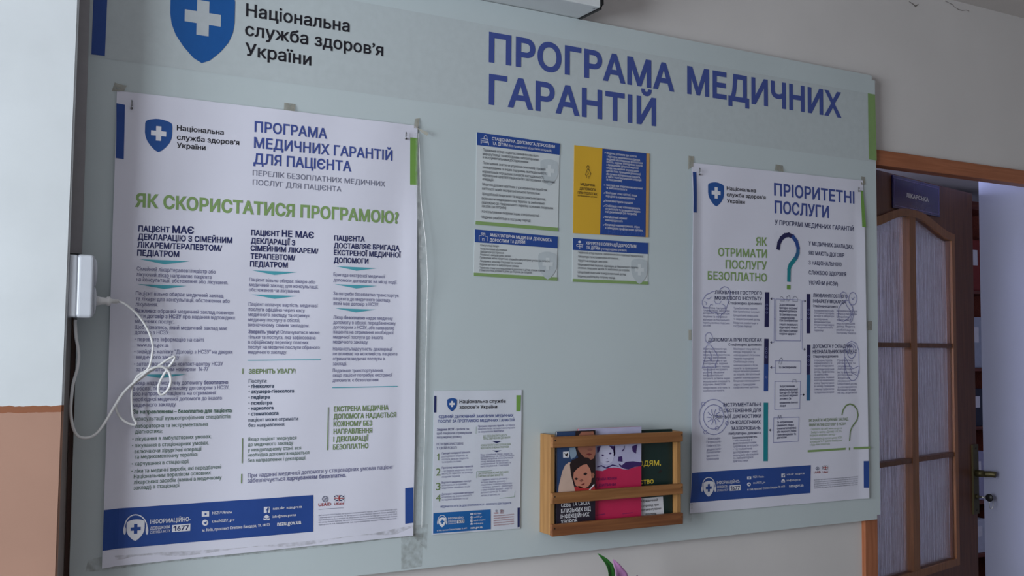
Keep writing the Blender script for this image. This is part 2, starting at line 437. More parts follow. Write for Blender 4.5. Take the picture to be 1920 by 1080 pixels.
bmesh.ops.bevel(bm, geom=[e for e in bm.edges if all(abs(v.co.x-PX) < 1e-6 and abs(v.co.y-PD) < 1e-6 for v in e.verts)], offset=.004, segments=3, affect='EDGES')
for v in bm.verts:      # the pier leans a little, as old plaster does
    if v.co.x > -.3: v.co.x += (v.co.z-1.44)*.0062
struct('wall_pier', bm, pier_mat())
# narrow gap between pier and board: a dark brown strip below stands in for its shade, a grey cover strip above
struct('gap_shade_strip', boxes((-.0585, -.046, .006, WY, 0, b(140, 560, .006)[1])), wood('gap_shade_brown', (58, 36, 30), (74, 48, 40), 'z'))
struct('trim_2', boxes((-.0795, b(154, 475, -.004)[0], -.004, -.001, b(144, 475, -.004)[1], H), (-.0795, -.05, -.001, WY, b(144, 475, -.004)[1]+.02, H)), mat('cover_strip', (150, 148, 152), .6))
# cracked, stained plaster under the ceiling
def crack(pts, wd):
    V = []; Fc = []
    for i, (u, v) in enumerate(pts):
        x, z = b(u, v, WY); s = wd*(.3+.7*random.random()); V += [(x, WY-.0006, z-s), (x, WY-.0006, z+s)]
        if i: n = 2*i; Fc.append((n-2, n, n+1, n-1))
    o = obj('plaster_crack', V, Fc, mat('crack_shade', (122, 118, 116), .9)); o.parent = bpy.data.objects['wall_back']
    return o
crack([(1772, 2), (1780, 6), (1786, 9), (1790, 14), (1797, 18), (1804, 20), (1811, 19), (1817, 21)], .0018)
crack([(1800, 1), (1808, 5), (1814, 4)], .0016)
crack([(1704, 3), (1712, 8), (1716, 12), (1722, 8)], .003)

# ------------------------------------------------------------------ door with frame
M_DOOR = wood('door_wood', (84, 52, 38), (104, 66, 46), 'z', 1, .45)
M_MOULD = wood('door_moulding', (122, 80, 46), (142, 94, 56), 'z', 1, .4)
M_FRAME = wood('door_frame_wood', (148, 90, 60), (168, 106, 74), 'z', 1, .45)
M_FRAMEH = wood('door_header_wood', (148, 90, 60), (168, 106, 74), 'x', 1, .45)
fr = thing('door_1', 'brown wooden door frame around the doorway beside the board', 'door frame', (DX0, WY, 0)); fr['kind'] = 'structure'; del fr['category']
zh0 = up(1700, 316, WY-.012).z; zh1 = up(1700, 288, WY-.012).z
box('jamb', 1.905, 1.953, WY-.012, WY+.030, 0, zh0, M_FRAME, fr, .002)
box('jamb', 2.708, 2.765, WY-.012, WY+.030, 0, zh0, M_FRAME, fr, .002)
box('header', 1.905, 2.765, WY-.012, WY+.030, zh0, zh1, M_FRAMEH, fr, .002)
# leaf: hinged beside the board, ajar into the doctors' room
LH = Vector((1.95, .0715, 0)); LA = math.radians(13.734); LW = .768; LT = 2.06
ld = Vector((math.cos(LA), math.sin(LA), 0)); ln = Vector((math.sin(LA), -math.cos(LA), 0))     # along the leaf, towards the corridor
leaf = thing('door_2', 'brown wooden door leaf ajar with six rippled glass panes and arched top', 'door', tuple(LH)); leaf['kind'] = 'structure'; del leaf['category']
leaf.rotation_euler = (0, 0, LA)
def L2(u, v, off=0.0):
    """pixel -> (along, height) on the leaf's corridor face raised by off"""
    d = ray(u, v); p0 = LH+ln*off; t = (p0-CAM).dot(ln)/d.dot(ln); p = CAM+d*t
    return ((p-LH).dot(ld), p.z)
def leafpoly(name, pts, y0, y1, m, parent=leaf, holes=()):
    """extrude an outline (along, height) from y0 to y1 in the leaf's own frame (corridor face is y=0, negative towards the corridor)"""
    bm = bmesh.new()
    for (xa, xb, xc, xd, za, zb) in fill([pts]+[h[::-1] for h in holes]):
        boxq = [(xa, za), (xb, za), (xc, zb), (xd, zb)]
        v0 = [bm.verts.new((x, y0, z)) for x, z in boxq]; v1 = [bm.verts.new((x, y1, z)) for x, z in boxq]
        bm.faces.new(v0); bm.faces.new(v1[::-1])
        for i in range(4):
            j = (i+1) % 4
            if (Vector(v0[i].co)-Vector(v0[j].co)).length > 1e-6: bm.faces.new((v0[j], v0[i], v1[i], v1[j]))
    bmesh.ops.remove_doubles(bm, verts=bm.verts[:], dist=1e-5)
    bmesh.ops.recalc_face_normals(bm, faces=bm.faces[:])
    me = bpy.data.meshes.new(name); bm.to_mesh(me); bm.free(); me.materials.append(m)
    o = bpy.data.objects.new(name, me); COL.objects.link(o); o.parent = parent
    return o
g0 = .085; g1 = L2(1783, 600)[0]; gm0, gm1 = L2(1704, 600)[0], L2(1715.5, 600)[0]
arc_px = [(1703, 410.5), (1716, 409), (1728, 414), (1742, 424.5), (1755, 436), (1768, 446), (1779, 451.5)]
arch_r = [L2(*p) for p in arc_px]
gc = (gm0+gm1)/2
zr1 = (L2(1760, 644)[1], L2(1760, 652)[1]); zr2 = (L2(1760, 851.5)[1], L2(1760, 860)[1]); zb = L2(1760, 1056)[1]
prof = sorted([(abs(s-gc), z) for s, z in arch_r if s >= gc])
def arch(s):
    d = abs(s-gc)
    for (a, za), (c, zc) in zip(prof, prof[1:]):
        if a <= d <= c: return za+(zc-za)*(d-a)/(c-a)
    return prof[0][1] if d < prof[0][0] else prof[-1][1]
gl = 2*gc-g1          # the glazing is symmetric about its muntin
g0 = max(.06, gl)
S = [g0+(g1-g0)*i/28 for i in range(29)]
outer = [(0, .01), (LW, .01), (LW, LT), (0, LT)]
hole = [(g0, zb)]+[(g1, zb)]+[(s, arch(s)) for s in reversed(S)]
leafpoly('leaf_frame', outer, 0, .04, M_DOOR, holes=[hole])
mw = .022
hi = [(g0, zb), (g1, zb)]+[(s, arch(s)) for s in reversed(S)]
ho = [(g0-mw, zb-mw), (g1+mw, zb-mw)]+[(gc+(s-gc)*(1+mw/(g1-gc)), arch(s)+mw) for s in reversed(S)]
leafpoly('glazing_bead', ho, -.007, .004, M_MOULD, holes=[hi])
leafpoly('muntin', [(gm0, zb), (gm1, zb), (gm1, arch(gm1)), (gm0, arch(gm0))], -.006, .03, M_MOULD)
for z in (zr1, zr2):
    leafpoly('muntin', [(g0, z[1]), (gm0, z[1]), (gm0, z[0]), (g0, z[0])], -.004, .03, M_DOOR)
    leafpoly('muntin', [(gm1, z[1]), (g1, z[1]), (g1, z[0]), (gm1, z[0])], -.004, .03, M_DOOR)
def rain_glass():
    m = bpy.data.materials.new('rippled_glass'); m.use_nodes = True; nt = m.node_tree; p = nt.nodes['Principled BSDF']
    p.inputs['Base Color'].default_value = (.8, .8, .86, 1); p.inputs['Roughness'].default_value = .22; p.inputs['Transmission Weight'].default_value = .82; p.inputs['IOR'].default_value = 1.35
    tc = nt.nodes.new('ShaderNodeTexCoord'); mp = nt.nodes.new('ShaderNodeMapping'); mp.inputs['Scale'].default_value = (190, 190, 6); nt.links.new(tc.outputs['Object'], mp.inputs[0])
    n = nt.nodes.new('ShaderNodeTexNoise'); n.inputs['Scale'].default_value = 1; n.inputs['Detail'].default_value = 3; nt.links.new(mp.outputs[0], n.inputs['Vector'])
    bu = nt.nodes.new('ShaderNodeBump'); bu.inputs['Strength'].default_value = 1.0; bu.inputs['Distance'].default_value = .012; nt.links.new(n.outputs['Fac'], bu.inputs['Height']); nt.links.new(bu.outputs[0], p.inputs['Normal'])
    return m
M_GLASS = rain_glass()
for s0, s1 in ((g0, gm0), (gm1, g1)):
    ss = [s0+(s1-s0)*i/12 for i in range(13)]
    leafpoly('glass_pane', [(s0, zr1[0]), (s1, zr1[0])]+[(s, arch(s)) for s in reversed(ss)], .014, .018, M_GLASS)
    leafpoly('glass_pane', [(s0, zr2[0]), (s1, zr2[0]), (s1, zr1[1]), (s0, zr1[1])], .014, .018, M_GLASS)
    leafpoly('glass_pane', [(s0, zb), (s1, zb), (s1, zr2[1]), (s0, zr2[1])], .014, .018, M_GLASS)
leafpoly('lower_panel', [(g0, .2), (g1, .2), (g1, zb-.12), (g0, zb-.12)], -.006, .002, M_DOOR)
# lock plate, lever and the key in the lock
M_BRASS = mat('aged_brass', (84, 78, 54), .5, .1, 40, .5, metal=.7)
def lf(o):
    o.parent = leaf; o.matrix_parent_inverse = Matrix.Identity(4); return o
a = L2(1821, 834); c = L2(1834, 962)
pl = leafpoly('lock_plate', [(a[0], c[1]), (c[0]-.004, c[1]), (c[0]-.004, a[1]), (a[0], a[1])], -.006, 0, M_BRASS)
sc_ = (a[0]+c[0])/2-.002; zl = L2(1832, 886)[1]; zk = L2(1834, 929)[1]
lf(lathe('lever_neck', [(.011, -.006), (.011, -.03), (.009, -.03), (.009, -.05)], (sc_, 0, zl), M_BRASS, None, 16, 'y')).parent = leaf
lf(tube('lever', [(sc_-.004, -.036, zl), (sc_, -.046, zl+.001), (sc_+.003, -.058, zl+.001), (sc_+.004, -.066, zl)], .0098, M_BRASS, None, 12))
lf(lathe('key_cylinder', [(.008, -.006), (.008, -.012)], (sc_, 0, zk), M_BRASS, None, 16, 'y'))
for z in (a[1]-.012, c[1]+.012): lf(lathe('screw', [(.004, -.0055), (.003, -.0075)], (sc_, 0, z), mat('dark_screw', (40, 36, 30), .5), None, 10, 'y'))
key = thing('key', 'key with dark round head and hanging ring in the door lock', 'key', tuple(LH+ld*sc_+ln*.02+Vector((0, 0, zk)))); key.rotation_euler = (0, 0, LA)
def kf(o):
    o.parent = key; o.matrix_parent_inverse = Matrix.Identity(4); return o
kf(lathe('key_shank', [(.003, .012), (.003, -.016)], (0, 0, 0), mat('key_steel', (150, 150, 150), .3, metal=.9), None, 10, 'y'))
kf(lathe('key_head', [(.0105, -.002), (.0125, 0), (.0105, .002)], (0, -.026, 0), mat('black_plastic', (22, 22, 26), .4), None, 20, 'x'))
kf(tube('key_ring', [(.011*math.cos(t)*.3, -.032+.006*math.sin(t), -.018+.016*math.sin(t+1.57)) for t in [k*2*math.pi/12 for k in range(13)]], .0011, MATS['key_steel'], None, 6))
# dark blue name plate on the leaf
q = [L2(1670.6, 329.4), L2(1759.4, 348.6), L2(1759, 406), L2(1671.5, 391)]
sx0, sx1 = (q[0][0]+q[3][0])/2, (q[1][0]+q[2][0])/2; sz1, sz0 = (q[0][1]+q[1][1])/2, (q[2][1]+q[3][1])/2
sign = thing('door_sign', 'dark blue name plate with white lettering on the brown door', 'sign', tuple(LH+ld*((sx0+sx1)/2)+ln*.001+Vector((0, 0, sz0)))); sign.rotation_euler = (0, 0, LA)
hw, hh = (sx1-sx0)/2, sz1-sz0
M_SIGN = mat('sign_blue', (34, 26, 92), .25, .05, 20, .5)
o = bmobj('plate', boxbm(-hw, hw, -.004, 0, 0, hh, .001), M_SIGN, None); o.parent = sign
bw = .0016; e = .007; bm = boxes((-hw+e, hw-e, -.0046, -.0042, e, e+bw), (-hw+e, hw-e, -.0046, -.0042, hh-e-bw, hh-e), (-hw+e, -hw+e+bw, -.0046, -.0042, e, hh-e), (hw-e-bw, hw-e, -.0046, -.0042, e, hh-e))
o = bmobj('border_line', bm, mat('sign_line', (120, 110, 170), .4), None); o.parent = sign
V = []; Fc = []; x = 0; its = []
for ch in 'ЛІКАРСЬКА':
    qd, adv = glyph(ch, .06, .02, 3); its.append((qd, x)); x += adv+.06
tw = L2(1737.7, 379)[0]-L2(1696, 369.8)[0]; kx = tw/x; kz = (L2(1697, 362)[1]-L2(1697, 370)[1])/CAPH
tx0 = L2(1696, 369.8)[0]-(sx0+sx1)/2; tz = L2(1716, 374.3)[1]-sz0
for qd, xx in its:
    for (xa, xb, xc, xd, y0, y1) in qd:
        n = len(V); V += [(tx0+(xa+xx)*kx, -.0048, tz+y0*kz), (tx0+(xb+xx)*kx, -.0048, tz+y0*kz), (tx0+(xc+xx)*kx, -.0048, tz+y1*kz), (tx0+(xd+xx)*kx, -.0048, tz+y1*kz)]; Fc.append((n, n+1, n+2, n+3))
o = obj('lettering', V, Fc, mat('sign_white', (200, 200, 206), .5)); o.parent = sign

# ------------------------------------------------------------------ doctors' room: bookcase glimpsed past the door edge
by = 2.25; bxm = up(1830, 600, by).x
case = thing('bookcase', 'dark reddish bookcase with shelves behind the open door edge', 'bookcase', (bxm, by+.15, 0))
M_CASE = wood('bookcase_wood', (84, 38, 28), (104, 52, 38), 'x')
def bxc(name, x0, x1, y0, y1, z0, z1, m=M_CASE): return box(name, x0, x1, y0, y1, z0, z1, m, case)
cx0, cx1 = bxm-.75, bxm+.3
ztop = up(1830, 378, by).z
bxc('side_panel', cx0-.02, cx0, by, by+.3, 0, ztop); bxc('side_panel', cx1, cx1+.02, by, by+.3, 0, ztop); bxc('back_panel', cx0, cx1, by+.29, by+.3, .05, ztop)
zs = [up(1830, v, by).z for v in (400, 545, 690, 800, 940, 1040)]
bxc('shelf', cx0, cx1, by, by+.29, ztop-.05, ztop)
for z in zs[1:]: bxc('shelf', cx0, cx1, by, by+.29, z-.02, z)
binders = [((120, 40, 34), 0), ((160, 166, 180), 1), ((40, 44, 60), 2), ((150, 150, 176), 3), ((180, 184, 196), 4)]
bl = ['dark red', 'pale grey', 'dark blue', 'lilac', 'white']; where = ['top shelf', 'second shelf from the top', 'third shelf from the top', 'fourth shelf from the top', 'fifth shelf from the top']
for (c3, k) in binders:
    z = zs[k+1]; hgt = (zs[k]-zs[k+1]-.04)*.72
    fo = thing('binder', bl[k]+' office binder standing on the '+where[k]+' of the bookcase', 'binder', (bxm, by+.12, z), 'binders in the bookcase')
    mb = mat('binder_'+bl[k].replace(' ', '_'), c3, .6)
    box('cover', bxm-.12, bxm+.1, by+.02, by+.24, z, z+hgt, mb, fo, .004); box('spine_label', bxm-.06, bxm+.05, by+.0185, by+.02, z+hgt*.5, z+hgt*.8, mat('label_paper', (210, 210, 214), .7), fo)

# ------------------------------------------------------------------ the board
BX0, BX1, BZ0, BZ1 = -.0515, 1.9537, 1.0945, 2.2926
board = thing('information_board', 'large pale grey information board with blue heading about medical guarantees', 'board', ((BX0+BX1)/2, WY, BZ0))
M_BOARD = mat('board_face', (186, 198, 202), .38, .03, 2.5, .35)
bm = boxbm(BX0, BX1, 0, WY-.0005, BZ0, BZ1)
bmesh.ops.bevel(bm, geom=[e for e in bm.edges if abs(e.verts[0].co.y-e.verts[1].co.y) > .01], offset=.012, segments=4, affect='EDGES')
bmobj('panel', bm, M_BOARD, board)
flat = lambda off: (lambda x, z: -off)
pr = Print(board, flat(.0004), 0)
def hband(key, ztop, zbot, x0, x1): pr.add(key, [(x0, zbot), (x1, zbot), (x1, ztop), (x0, ztop)])
hz1, hz0 = b(961, 55)[1], b(912, 206)[1]
hband(('header_film', 'header'), hz1, hz0, BX0+.001, BX1-.001)
pr.lift = .0006
HB = ('heading_lettering', 'heading')
pr.text(HB, 'ПРОГРАМА', (916, 114.6), (1264, 170.6), 53, .030, 4); pr.text(HB, 'МЕДИЧНИХ', (1288, 174), (1577.5, 219.6), 48.5, .030, 4)
pr.text(HB, 'ГАРАНТІЙ', (916, 194), (1229.6, 235), 53.5, .030, 4)
NL = ('organisation_lettering', 'black')
pr.text(NL, 'Національна', (460.8, 30), (655, 60), 23.5, .018, 4)
pr.text(NL, 'служба здоров’я', (459, 65.8), (718, 105), 23.5, .018, 4)
pr.text(NL, 'України', (459, 103.5), (583, 123), 23.5, .018, 4)
pr.shield(('shield_logo', 'logo'), 320.4, 441.4, -32, 119, ('logo_cross', 'pale'))
pr.quad(('blue_print', 'blue'), [(178, -75), (204, -71), (196.5, 105), (171, 102)])
pr.quad(('green_print', 'green'), [(1626.7, 175), (1640.2, 177.5), (1643.3, 301), (1628.7, 299)])
pr.build()

# ------------------------------------------------------------------ posters
M_PAPER = mat('poster_paper', (213, 215, 230), .42, .015, 4, .35)
def sheet(name, label, cat, corners, Y0, curl, nx=48, ny=40, m=None, group=None, thick=True):
    """paper sheet pinned on the board: corners in pixels TL TR BR BL; curl(s,t) lifts it off the board"""
    c = [b(u, v, Y0) for u, v in corners]
    th = thing(name, label, cat, ((c[2][0]+c[3][0])/2, Y0, (c[2][1]+c[3][1])/2), group)
    L = lambda a, d, t: (a[0]+(d[0]-a[0])*t, a[1]+(d[1]-a[1])*t)
    V = []; Fc = []
    for j in range(ny+1):
        for i in range(nx+1):
            s, t = i/nx, j/ny; x, z = L(L(c[0], c[1], s), L(c[3], c[2], s), t); V.append((x, Y0-curl(s, t), z))
    for j in range(ny):
        for i in range(nx):
            a = j*(nx+1)+i; Fc.append((a, a+nx+1, a+nx+2, a+1))
    n = len(V); V += [(x, y+.0006, z) for x, y, z in V]; Fc += [tuple(k+n for k in f[::-1]) for f in Fc]
    rim = list(range(nx+1))+[j*(nx+1)+nx for j in range(1, ny+1)]+[ny*(nx+1)+i for i in range(nx-1, -1, -1)]+[j*(nx+1) for j in range(ny-1, 0, -1)]
    for a, d in zip(rim, rim[1:]+rim[:1]):     # the cut edge has points of its own, so it shades sharp
        k = len(V); V += [V[a], V[d], V[d+n], V[a+n]]; Fc.append((k, k+1, k+2, k+3))
    o = obj('paper', V, Fc, m or M_PAPER, None, True); o.parent = th; o.matrix_parent_inverse = Matrix.Translation(th.location).inverted()
    def surf(x, z):
        zt = (c[0][1]+c[1][1])/2; zb_ = (c[3][1]+c[2][1])/2; t = min(1, max(0, (zt-z)/(zt-zb_)))
        xl = c[0][0]+(c[3][0]-c[0][0])*t; xr = c[1][0]+(c[2][0]-c[1][0])*t; s = min(1, max(0, (x-xl)/(xr-xl)))
        i, j = min(nx-1, int(s*nx)), min(ny-1, int(t*ny)); a, d = s*nx-i, t*ny-j      # height of the paper mesh itself
        g = lambda i, j: curl(i/nx, j/ny)
        return Y0-((g(i, j)*(1-a)+g(i+1, j)*a)*(1-d)+(g(i, j+1)*(1-a)+g(i+1, j+1)*a)*d)-.0006
    return th, Print(th, surf, Y0)
def sm(a, c, x):
    t = min(1, max(0, (x-a)/(c-a))); return t*t*(3-2*t)
def strip(name, th, pts, m, Y=None):
    """thin tape or film: pixel quad, each point (u, v, Y)"""
    V = [up(u, v, y) for u, v, y in pts]; n = len(V)//2
    o = obj(name, V, [(2*i, 2*i+1, 2*i+3, 2*i+2) for i in range(n-1)], m, None, True); o.parent = th; o.matrix_parent_inverse = Matrix.Translation(th.location).inverted()
    return o
M_TAPE = clear('yellowed_tape', (150, 146, 132), .62, .3, .12)
M_FILM = clear('clear_film', (200, 204, 206), .16, .08, .1)
M_DIRT = clear('grimy_tape', (142, 142, 138), .18, .3, .16)

A, PA = sheet('poster', 'large white poster with green heading and three columns of advice', 'poster', [(219, 170), (783, 236), (774.5, 1004), (189.5, 1064)], -.003,
              lambda s, t: .010*sm(.05, 0, s)*sm(0, .1, t)*(.5+.5*sm(.3, .7, t))+.004*sm(.93, 1, s)*sm(.05, .3, t)*(1-.7*sm(.7, 1, t))+.0018*math.sin(s*9+t*4)**2*sm(0, .1, s)*sm(1, .9, s))
p = PA
HD = ('heading_lettering', 'heading'); GR = ('green_lettering', 'green'); CH = ('column_heading_lettering', 'navy'); BD = ('body_lettering', 'body'); BG = ('list_lettering', 'dgreen'); TL = ('arrow_print', 'teal')
BK = ('organisation_lettering', 'black')
p.quad(('corner_print', 'blue'), [(218, 193.8), (234, 196.8), (231.5, 299), (216.5, 297)])
p.quad(('corner_print', 'leaf'), [(769, 257.8), (782.8, 259), (782, 347), (768.4, 346.7)])
p.quad(('corner_print', 'blue'), [(759, 915), (773.8, 913.5), (773.8, 980), (759.3, 982)])
p.shield(('shield_logo', 'shieldblue'), 272, 323, 223.5, 285.5, ('logo_cross', 'white'))
p.text(BK, 'Національна', (331, 244.5), (419, 253), 9.5, .018, 3); p.text(BK, 'служба здоров’я', (331, 262), (448, 272), 9.5, .018, 3); p.text(BK, 'України', (331, 277), (385, 281.5), 9.5, .018, 3)
p.text(HD, 'ПРОГРАМА', (476.7, 247), (613, 260), 19.5, .022, 3); p.text(HD, 'МЕДИЧНИХ ГАРАНТІЙ', (475.5, 277), (735, 301), 19.5, .022, 3); p.text(HD, 'ДЛЯ ПАЦІЄНТА', (474.5, 307), (658, 321.5), 19.5, .022, 3)
SB = ('subheading_lettering', 'grey')
p.text(SB, 'ПЕРЕЛІК БЕЗОПЛАТНИХ МЕДИЧНИХ', (473, 329), (721, 350), 10, .0, 2); p.text(SB, 'ПОСЛУГ ДЛЯ ПАЦІЄНТА', (473, 346.7), (639, 359.5), 10, .0, 2)
p.text(GR, 'ЯК СКОРИСТАТИСЯ ПРОГРАМОЮ?', (252.5, 387), (747, 419), 24.3, .035, 3)
def T(key, rows, cap, wt=.028, res=2):
    for s, x0, y0, x1, y1 in rows: p.text(key, s, (x0, y0), (x1, y1), cap, wt, res)
T(CH, [('ПАЦІЄНТ', 259, 433.8, 318, 435.8), ('ДЕКЛАРАЦІЮ З СІМЕЙНИМ', 257.8, 449, 434.4, 456), ('ЛІКАРЕМ/ТЕРАПЕВТОМ/', 257, 464, 415.5, 470.7), ('ПЕДІАТРОМ', 256.7, 479.3, 335.6, 481.8)], 10.8)
T(CH, [('МАЄ', 322.7, 436.7, 363.3, 437.8)], 13.3)
T(CH, [('ПАЦІЄНТ', 470, 441, 523.3, 443), ('ДЕКЛАРАЦІЇ З', 469.6, 456, 553, 460), ('СІМЕЙНИМ ЛІКАРЕМ/', 469, 470, 596, 475.6), ('ТЕРАПЕВТОМ/', 469, 485, 553, 488), ('ПЕДІАТРОМ', 468, 499.6, 539, 501.8)], 9.8)
T(CH, [('НЕ МАЄ', 528, 443.3, 588, 447)], 12)
T(CH, [('ПАЦІЄНТА', 625.6, 451, 683, 452.7), ('ДОСТАВЛЯЄ БРИГАДА', 625, 465, 748.4, 469.6), ('ЕКСТРЕНОЇ МЕДИЧНОЇ', 625, 478, 751, 483), ('ДОПОМОГИ', 625, 492.4, 690, 494.4)], 9.4)
for tri in ([(261, 486), (355.5, 490), (308, 495.6)], [(257.8, 533), (350, 536), (306.7, 541.8)], [(255.6, 702), (349, 701.8), (302, 709)], [(472, 507), (556.7, 510.4), (514.4, 515.6)],
            [(471, 552), (556.7, 555), (514.4, 560.4)], [(629, 499.3), (706.7, 502.7), (667.8, 507.8)], [(626.7, 533), (706.7, 536), (667, 541)], [(627.8, 578), (704.4, 580.4), (666.7, 585.6)]):
    p.poly(TL, tri)
p.stroke(p.one(TL), [(464.4, 675.6), (599.6, 674.4)], 1.6); p.stroke(p.one(TL), [(623, 726.7), (744, 724.4)], 1.6)
p.lines(BD, [('Сімейний лікар/терапевт/педіатр або', 256, 507.3), ('лікуючий лікар направляє пацієнта', 255.6, 517.8), ('на консультації, обстеження або лікування.', 255.3, 527.3)], 7.6, (2, 426.7))
p.lines(BD, [('Пацієнт вільно обирає медичний заклад', 254.4, 553.3), ('та лікаря для консультації, обстеження або', 254.2, 563.5), ('лікування.', 254, 573.5)], 7.6, (0, 417.8))
p.lines(BD, [('*Важливо:* обраний медичний заклад повинен', 253.3, 585.8), ('мати *договір з НСЗУ* про надання відповідних', 253, 595.6), ('медичних послуг.', 252.8, 605.6)], 7.6, (0, 436.7))
p.lines(BD, [('Щоб дізнатись, який медичний заклад має', 252.7, 616.7), ('договір з НСЗУ:', 252.4, 626.4)], 7.6, (0, 425))
p.lines(BD, [('• перевірте інформацію на сайті', 252, 639.5), ('www.nszu.gov.ua', 256.5, 650), ('• знайдіть наліпку "Договір з НСЗУ" на дверях', 251.3, 662.7), ('медичного закладу', 256, 673), ('• зателефонуйте до контакт-центру НСЗУ', 250.8, 686), ('за безкоштовним номером  16-77', 255, 696)], 7.6, (2, 435.6))
p.lines(BD, [('Лікар надає медичну допомогу *безоплатно*', 249.3, 722), ('в обсязі, передбаченому договором з НСЗУ,', 249.1, 732), ('або направляє пацієнта на отримання', 249, 742), ('необхідної медичної допомоги до іншого', 248.8, 752.5), ('медичного закладу.', 248.6, 763)], 7.6, (0, 427))
p.text(('list_heading_lettering', 'dgreen'), 'За направленням – безоплатно для пацієнта:', (249.3, 775.5), (435.5, 773), 7.4, .026, 1)
p.lines(BG, [('• консультації вузькопрофільних спеціалістів;', 248.4, 789), ('• лабораторна та інструментальна', 247.8, 802.7), ('діагностика;', 253, 813), ('• лікування в амбулаторних умовах;', 247.8, 826.7), ('• лікування в стаціонарних умовах,', 247, 839), ('включаючи хірургічні операції', 252, 850), ('та медикаментозну терапію;', 252, 860.3), ('• харчування в стаціонарі;', 246.7, 873.3), ('• ліки та медичні вироби, які передбачені', 246, 887), ('Національним переліком основних', 250.4, 897), ('лікарських засобів (наявні в медичному', 250.3, 907.5), ('закладі) в стаціонарі.', 250, 918)], 7.6, (0, 433))
p.lines(BD, [('Пацієнт вільно обирає лікаря або', 466.7, 527.3), ('медичний заклад для консультації,', 466.5, 536.8), ('обстеження чи лікування.', 466.2, 546.2)], 6.8, (0, 590))
p.lines(BD, [('Пацієнт оплачує вартість медичної', 465.6, 573.3), ('послуги офіційно через касу', 465.4, 583), ('медичного закладу та отримує', 465.2, 592.7), ('медичну послугу в обсязі,', 465, 602.2), ('визначеному самим закладом.', 464.9, 611.8)], 6.8, (0, 595))
p.lines(BD, [('*Зверніть увагу!* Оплачуватися може', 465, 625), ('тільки та послуга, яка зафіксована', 464.8, 635), ('в офіційному переліку платних', 464.7, 644.3), ('послуг на медичні послуги обраного', 464.5, 653.8), ('медичного закладу.', 464.4, 663.2)], 6.8, (0, 598))
OB = ('green_bar_print', 'olive')
p.stroke(p.one(OB), [(455, 691.5), (454.8, 700.5)], 1.8); p.stroke(p.one(OB), [(454.2, 822), (453.4, 868)], 1.8); p.stroke(p.one(OB), [(452.4, 889), (452.1, 905.5)], 1.8); p.stroke(p.one(OB), [(615.2, 764), (613.6, 843.5)], 1.8)
OL = ('green_note_lettering', 'olive')
p.text(OL, 'ЗВЕРНІТЬ УВАГУ!', (466, 700.4), (553, 699.6), 8.4, .024, 2)
LB = ('note_lettering', 'darkteal')
p.lines(LB, [('Послуги:', 466, 717.8), ('• *гінеколога*', 465.6, 727.4), ('• *акушера-гінеколога*', 465.6, 737.4), ('• *педіатра*', 465.5, 748.2), ('• *психіатра*', 465.4, 759), ('• *нарколога*', 465.4, 769), ('• *стоматолога*', 465.3, 779.4), ('пацієнт може отримати', 465.3, 790.7), ('без направлення.', 465.2, 800.6)], 7, (2, 550))
p.lines(('note_lettering', 'dgreen'), [('Якщо пацієнт звернувся', 464.4, 827), ('до медичного закладу', 464.2, 836.8), ('у невідкладному стані, вся', 464, 846.8), ('необхідна допомога надається', 463.9, 856.4), ('без направлення і декларації.', 463.8, 866.7)], 7, (3, 579))
p.text(BD, 'При наданні медичної допомоги у стаціонарних умовах пацієнт', (463.8, 895.5), (736, 878.6), 8.2, .004, 1); p.text(BD, 'забезпечується *харчуванням безоплатно.*', (463.3, 905), (648.4, 894.2), 8.2, .004, 1)
p.lines(BD, [('Бригада екстреної медичної', 624.4, 517.8), ('допомоги допомагає на місці події.', 624.4, 527.8)], 6.6, (1, 744))
p.lines(BD, [('За потреби безоплатно транспортує', 624, 553.3), ('пацієнта до медичного закладу,', 624, 562.8), ('який має договір з НСЗУ.', 624, 571.8)], 6.6, (0, 747))
p.lines(BD, [('Лікар *безоплатно* надає медичну', 624, 598), ('допомогу в обсязі, передбаченому', 624, 607.2), ('договором з НСЗУ, або направляє', 624, 616.3), ('пацієнта на отримання необхідної', 624, 625.3), ('медичної послуги до іншого', 623.9, 634.8), ('медичного закладу.', 623.8, 643.8)], 6.6, (1, 741))
p.lines(BD, [('Наявність/відсутність декларації', 623.6, 657), ('не впливає на можливість пацієнта', 623.6, 666.2), ('отримати медичні послуги в', 623.5, 675.6), ('закладі.', 623.4, 685)], 6.6, (1, 743.8))
p.lines(BD, [('Подальше транспортування,', 623.3, 697.8), ('якщо пацієнт потребує екстреної', 623.3, 706.8), ('допомоги, є безоплатним.', 623.2, 716)], 6.6, (1, 734.4))
T(OL, [('ЕКСТРЕНА МЕДИЧНА', 625.6, 771.8, 727.3, 768.4), ('ДОПОМОГА НАДАЄТЬСЯ', 625, 785.6, 742, 782), ('КОЖНОМУ БЕЗ', 625, 799.6, 697, 797.6), ('НАПРАВЛЕННЯ', 625, 813.8, 697, 811.5), ('І ДЕКЛАРАЦІЇ', 624.6, 828.4, 690, 826), ('БЕЗОПЛАТНО', 624, 843, 689.6, 840)], 9.4, .024)
